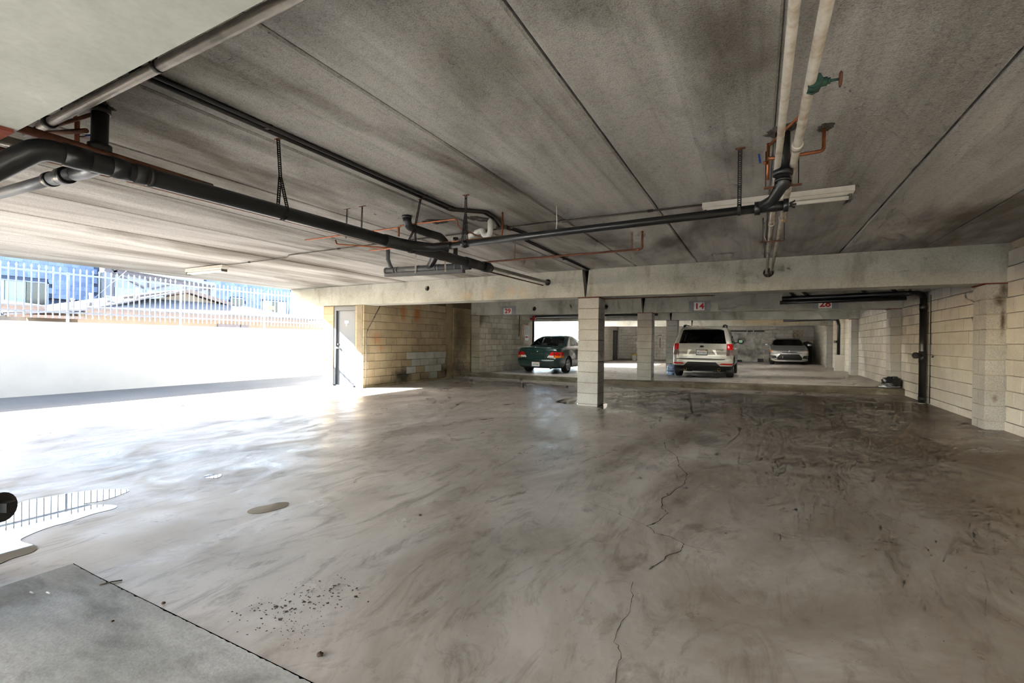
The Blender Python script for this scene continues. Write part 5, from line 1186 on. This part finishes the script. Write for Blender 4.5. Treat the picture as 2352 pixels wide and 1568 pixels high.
# panel box on the left wall of the second bay
MAT['panel_frame'] = plain('bare_wood_frame', srgb(186,160,132), .8, 0, .12, 12); MAT['panel_grey'] = plain('grey_panel', srgb(160,162,160), .5)
pb = ob('panel_box', MB().box(LW+.005, LW+.10, 17.25, 17.95, 1.05, 1.93), MAT['panel_frame']); tag(pb, 'wall cabinet with pale frame on the block wall beside the green car', 'cabinet')
ob('panel_door', MB().box(LW+.10, LW+.115, 17.33, 17.87, 1.10, 1.88), MAT['panel_grey'], pb)
nt_ = ob('notice', MB().box(LW+.115, LW+.118, 17.45, 17.75, 1.25, 1.45), MAT['sign_white'], pb)
ob('notice_band', MB().box(LW+.118, LW+.120, 17.48, 17.72, 1.36, 1.42), MAT['sign_red'], pb)

# black bag and clear wrap on the kerb
def blob(c, rx, ry, rz, seed, n=18, amp=.18, flat=.35):
    rs = random.Random(seed); m = MB(); rows = n//2
    ph = [(rs.uniform(0,6.28), rs.uniform(0,6.28), rs.randint(2,6), rs.randint(1,5)) for _ in range(5)]
    vs = []
    for i in range(rows+1):
        t = PI*i/rows
        for j in range(n):
            a = 2*PI*j/n; k = 1+amp*sum(math.sin(p[2]*a+p[0])*math.sin(p[3]*t+p[1]) for p in ph)/2.2
            z = math.cos(t)*rz*k; z = max(z, -rz*flat)
            vs.append((c[0]+math.sin(t)*math.cos(a)*rx*k, c[1]+math.sin(t)*math.sin(a)*ry*k, c[2]+z))
    m.add(vs, [(i*n+j, i*n+(j+1)%n, (i+1)*n+(j+1)%n, (i+1)*n+j) for i in range(rows) for j in range(n)], True); return m
MAT['bag_black'] = plain('black_bin_bag', srgb(24,25,27), .25, 0, .2, 12, .6); MAT['film'] = plain('crumpled_clear_film', srgb(150,152,154), .15, .5, .3, 14, .6)
o = ob('bin_bag', blob((2.70,13.30,.36), .21, .15, .16, 4), MAT['bag_black']); tag(o, 'crumpled black bag lying on the kerb against the pale wall', 'bag')
o = ob('plastic_film', blob((2.62,13.20,.305), .20, .07, .065, 8, 20, .3), MAT['film']); tag(o, 'crumpled shiny plastic film in front of the black bag on the kerb', 'plastic film')

# water jug by the SUV, flower pot and bits by the far wall
MAT['jug'] = plain('blue_tinted_jug', srgb(150,172,214), .15, 0, .1, 20)
jz = zu(-2.69,17.0)
o = ob('water_jug', MB().lathe([(0,0),(.125,0),(.135,.02),(.135,.10),(.125,.11),(.135,.12),(.135,.22),(.125,.23),(.135,.24),(.13,.29),(.09,.34),(.04,.37)], (-2.69,17.0,jz), 'z', 20), MAT['jug']); tag(o, 'pale blue water jug on the floor at the left of the silver SUV', 'jug')
ob('jug_cap', MB().cyl((-2.69,17.0,jz+.365),(-2.69,17.0,jz+.40),.032,14), MAT['plate_ink'], o)
MAT['pot'] = plain('white_pot', srgb(226,226,222), .6); MAT['yellow'] = plain('yellow_flower_paint', srgb(196,178,60), .8)
pz = zu(-7.45,31.8)
o = ob('flower_pot', MB().lathe([(0,0),(.13,0),(.19,.36),(.20,.38),(.17,.38)], (-7.45,31.8,pz), 'z', 18), MAT['pot']); tag(o, 'white bucket with a yellow rim standing by the far wall', 'bucket')
ob('yellow_rim', MB().lathe([(.205,.37),(.24,.41),(.23,.45),(.17,.43),(.1,.44)], (-7.45,31.8,pz), 'z', 18), MAT['yellow'], o)
# breeze block vent
v = struct('window_1', MB().box(1.86,2.36,YB-.03,YB-.011,1.47,2.06), MAT['dark'])
for i in range(2):
    for j in range(2):
        cx, cz = 1.985+.25*i, 1.62+.295*j
        m = MB(); 
        for s in (-1,1): m.bar((cx-.12,YB-.045,cz-.14*s),(cx+.12,YB-.045,cz+.14*s),.03,.035)
        m.box(cx-.125,cx+.125,YB-.06,YB-.03,cz+.125,cz+.147).box(cx-.125,cx+.125,YB-.06,YB-.03,cz-.147,cz-.125).box(cx-.125,cx-.10,YB-.06,YB-.03,cz-.147,cz+.147).box(cx+.10,cx+.125,YB-.06,YB-.03,cz-.147,cz+.147)
        ob('breeze_block', m, MAT['block_tan'], v)
d2 = struct('door_2', MB().box(LW-.02, LW+.012, 31.35, 32.25, .0, 1.95), MAT['door_frame'])
ob('door_frame', MB().box(LW-.02,LW+.02,31.25,31.35,0,2.03).box(LW-.02,LW+.02,32.25,32.35,0,2.03).box(LW-.02,LW+.02,31.35,32.25,1.95,2.03), MAT['strap'], d2)
# painted-over patch and rail on the far wall
MAT['patchy'] = mottled('peeling_paint', [(.35, srgb(150,148,140)), (.5, srgb(196,195,190)), (.65, srgb(226,226,222))], 2.2, (1,1,1), .2, 30, .9, (1,1), .3, .004, [(.3, srgb(140,134,124)), (.5, (1,1,1,1))], 1.2, (1,1,1), .7)
wp = ob('plaster_panel', MB().box(-3.3,.38,YB-.025,YB-.011,.0,2.0), MAT['patchy'], wb)
o = ob('clothes_rail', MB().cyl((-2.6,YB-.08,2.02),(.34,YB-.08,2.02),.03,10), MAT['strap']); tag(o, 'dark rail fixed along the top of the far wall', 'rail')
for x_ in (-1.6,-.6,-.25): ob('rail_clip', MB().box(x_-.02,x_+.02,YB-.12,YB-.02,1.98,2.09), MAT['pvc'], o)
for (x0,x1,y_,h,lab) in ((-1.95,-.85,32.1,.14,'low dark timber stop lying along the far wall'),(.0,.32,32.2,.20,'small dark box at the foot of the far wall')):
    o = ob('wheel_stop', MB().prism([(y_-.10,0),(y_+.10,0),(y_+.07,h),(y_-.07,h)], x1-x0, 'yz', x0), MAT['trim_black']); o.location.z += zu((x0+x1)/2,y_); tag(o, lab, 'wheel stop')
MAT['letter_blue'] = plain('blue_letters', srgb(96,110,170), .7)
o = ob('wall_notice', MB().box(RW-.012,RW-.003,22.6,23.1,1.05,1.95), MAT['sign_white']); tag(o, 'tall white notice with blue letters on the far right wall', 'sign')
for k, ch in enumerate('TENANT'): lettering('notice_letter', ch, .13, MAT['letter_blue'], o, Vector((RW-.0125,22.85,1.86-.14*k))-WO[o.name], (PI/2,0,-PI/2), .003, .001)
for x_, lab in ((-7.2,'left'),(-6.95,'right')):
    o = ob('wall_sticker', MB().cyl((x_,YB-.014,1.43),(x_,YB-.010,1.43),.085,16), MAT['sign_white']); tag(o, 'round white sticker on the far wall, %s of the pair' % lab, 'sticker')
o = ob('wall_hook', MB().tube([(2.90,11.25,1.04),(2.87,11.25,1.04),(2.86,11.25,1.02)], .012, 8), MAT['iron']); tag(o, 'small dark hook in the pale wall beside the downpipe', 'hook')
o = ob('low_pipe', MB().cyl((-5.9,YB-.05,.9),(-5.9,YB-.05,1.55),.02,8).cyl((-6.05,YB-.05,1.72),(-5.8,YB-.05,1.72),.015,8), MAT['conduit']); tag(o, 'thin conduit and short bar on the far wall between the columns', 'conduit')

# ---- puddles: thin sheets of standing water
def water(name):
    t = NT(name); t.col(srgb(104,96,84)); t.set(Roughness=.015); t.b.inputs['IOR'].default_value = 1.33; t.b.inputs['Specular IOR Level'].default_value = .5
    t.b.inputs['Coat Weight'].default_value = .3; t.b.inputs['Coat Roughness'].default_value = .01; t.b.inputs['Coat IOR'].default_value = 1.33; return t.m
MAT['water'] = water('standing_water')
def smooth_poly(pts, n=4):
    out = []; N = len(pts)
    for i in range(N):
        p0, p1, p2, p3 = [Vector((*pts[(i+k)%N],0)) for k in (-1,0,1,2)]
        for k in range(n):
            t = k/n; out.append(.5*((2*p1)+(-p0+p2)*t+(2*p0-5*p1+4*p2-p3)*t*t+(-p0+3*p1-3*p2+p3)*t**3))
    return out
def puddle(label, pts):
    q = smooth_poly(pts); m = MB(); n = len(q)
    zz = max(zf(p.x) for p in q)+.0025
    m.add([(p.x,p.y,zz) for p in q]+[(p.x*1.0,p.y,zz-.006) for p in q], [tuple(range(n))]+[(i,n+i,n+(i+1)%n,(i+1)%n) for i in range(n)])
    o = ob('puddle', m, MAT['water']); tag(o, label, 'puddle'); return o
puddle('large bright puddle at the near left edge by the soil pipe', [(-4.765,1.121),(-4.695,1.23),(-4.772,1.34),(-4.735,1.472),(-4.695,1.612),(-4.615,1.733),(-4.428,1.83),(-4.349,1.755),(-4.299,1.615),(-4.33,1.512),(-4.117,1.615),(-4.034,1.583),(-4.034,1.468),(-3.997,1.33),(-3.988,1.221),(-3.927,1.104),(-3.862,1.064),(-3.69,1.082),(-3.613,1.043),(-3.605,.963),(-3.62,.853),(-4.2,.75)])
puddle('small oval puddle in the middle of the near floor', [(-3.18,2.018),(-3.2,2.085),(-3.168,2.165),(-3.149,2.239),(-3.086,2.276),(-3.027,2.216),(-3.032,2.123),(-3.063,2.038),(-3.125,2.002)])
puddle('tiny pale puddle beyond the large one', [(-4.301,2.33),(-4.316,2.383),(-4.245,2.441),(-4.176,2.404),(-4.162,2.352),(-4.235,2.309)])
puddle('puddle at the left foot of the near column', [(-3.606,8.697),(-3.659,9.159),(-3.584,9.477),(-3.482,9.638),(-3.11,9.3),(-3.10,8.757),(-3.271,8.535),(-3.427,8.582)])
puddle('sliver of water at the right foot of the near column', [(-2.65,8.889),(-2.594,8.902),(-2.454,8.341),(-2.484,8.198),(-2.64,8.4)])

# ---- cracks in the floor: thin dark clefts
MAT['cleft'] = plain('crack_dirt', srgb(66,58,50), .95)
def crack(pts, w=.006):
    rs = random.Random(len(pts)); P = []
    for (a,b),(c,d) in zip(pts[:-1], pts[1:]):
        for k in range(4): P.append((a+(c-a)*k/4+rs.uniform(-.008,.008), b+(d-b)*k/4+rs.uniform(-.008,.008)))
    P.append(pts[-1]); m = MB(); n = len(P)
    for i, (x_, y_) in enumerate(P):
        x2, y2 = P[min(i+1,n-1)]; x1, y1 = P[max(i-1,0)]; dx, dy = x2-x1, y2-y1; L = math.hypot(dx,dy) or 1; ww = w*rs.uniform(.25,1)/2
        m.v += [(x_-dy/L*ww,y_+dx/L*ww,zf(x_)+.0012),(x_+dy/L*ww,y_-dx/L*ww,zf(x_)+.0012)]
    for i in range(n-1): m.f.append((2*i,2*i+1,2*i+3,2*i+2)); m.s.append(False)
    ob('crack', m, MAT['cleft'], floor)
crack([(-.975,5.732),(-.891,5.383),(-.723,5.059),(-.65,4.668),(-.547,4.386),(-.528,4.104),(-.578,3.821),(-.62,3.626),(-.592,3.43),(-.532,3.335),(-.56,3.169),(-.609,3.036),(-.544,2.938),(-.453,2.934),(-.367,2.853),(-.362,2.779),(-.422,2.668),(-.456,2.536),(-.484,2.452)], .008)
crack([(-.523,2.284),(-.498,2.135),(-.473,2.049),(-.486,1.935),(-.491,1.819),(-.444,1.74),(-.426,1.644),(-.405,1.35)], .004)
crack([(-.367,2.853),(-.248,2.837),(-.147,2.839)], .003)
crack([(-.60,3.03),(-.80,3.15),(-1.1,3.3)], .003)
crack([(-1.8,6.3),(-1.5,6.0),(-1.25,5.9),(-.98,5.73)], .003)
# ---- litter and grit
MAT['leaf'] = plain('dead_leaf', srgb(70,54,40), .9, 0, .3, 40)
rs = random.Random(11); m = MB()
def fleck(m, x_, y_, s):
    a = rs.uniform(0,6.28); n = rs.randint(4,6); zz = zf(x_)+.002
    m.add([(x_+math.cos(a+6.28*k/n)*s*rs.uniform(.5,1.1), y_+math.sin(a+6.28*k/n)*s*rs.uniform(.4,.9), zz+rs.uniform(0,.004)) for k in range(n)], [tuple(range(n))])
for k in range(260):
    t = rs.random(); x_ = -1.88+rs.gauss(0,.10)+.13*t; y_ = 1.22+.38*t+rs.gauss(0,.055); fleck(m, x_, y_, rs.uniform(.001,.0075)*(1 if rs.random() < .8 else 1.7))
for k in range(60): fleck(m, -1.66+rs.gauss(0,.05), 1.28+rs.gauss(0,.05), rs.uniform(.001,.004))
for k in range(260): fleck(m, rs.uniform(-3.1,.8), rs.uniform(.7,4.5), rs.uniform(.0008,.003))
o = ob('leaf_litter', m, MAT['leaf']); tag(o, 'scatter of dead leaf bits and grit on the near floor', 'litter', kind='stuff')
for (x_, y_, s, lab) in ((-1.446,1.207,.012,'dark walnut-sized lump alone near the bottom of the floor'),(-2.38,1.121,.008,'small dark clod just beyond the floor joint'),(-2.036,2.517,.009,'small dark pebble out in the middle of the near floor'),(-2.414,.946,.007,'tiny dark pebble on the older slab')):
    o = ob('pebble', blob((x_,y_,zf(x_)+s*.4), s*1.1, s, s*.75, int(s*9999), 10, .2, .5), MAT['leaf']); tag(o, lab, 'pebble')
o = ob('twig', MB().tube([(-2.84,1.06,.008),(-2.825,1.10,.009),(-2.80,1.135,.008)], .003, 6), MAT['leaf']); tag(o, 'short twig lying across the floor joint', 'twig')
for x_, y_, lab in ((-2.96,.909,'white cigarette end nearer the joint'),(-3.03,.872,'white cigarette end nearer the soil pipe')):
    o = ob('cigarette_end', MB().cyl((x_-.014,y_,.008),(x_+.014,y_+.004,.008),.004,8), MAT['pvc']); tag(o, lab, 'cigarette end')
o = ob('added_dark_panel', MB().prism([(2.30,zu(2.5,32)),(2.86,zu(2.5,32)),(2.86,1.30),(2.62,1.42),(2.40,1.36),(2.30,1.15)], .03, 'xz', YB-.10), MAT['trim_black']); tag(o, 'black panel added for a dark area in the far corner behind the grey saloon car', 'dark panel')  # added panel standing in for a dark area of unclear nature
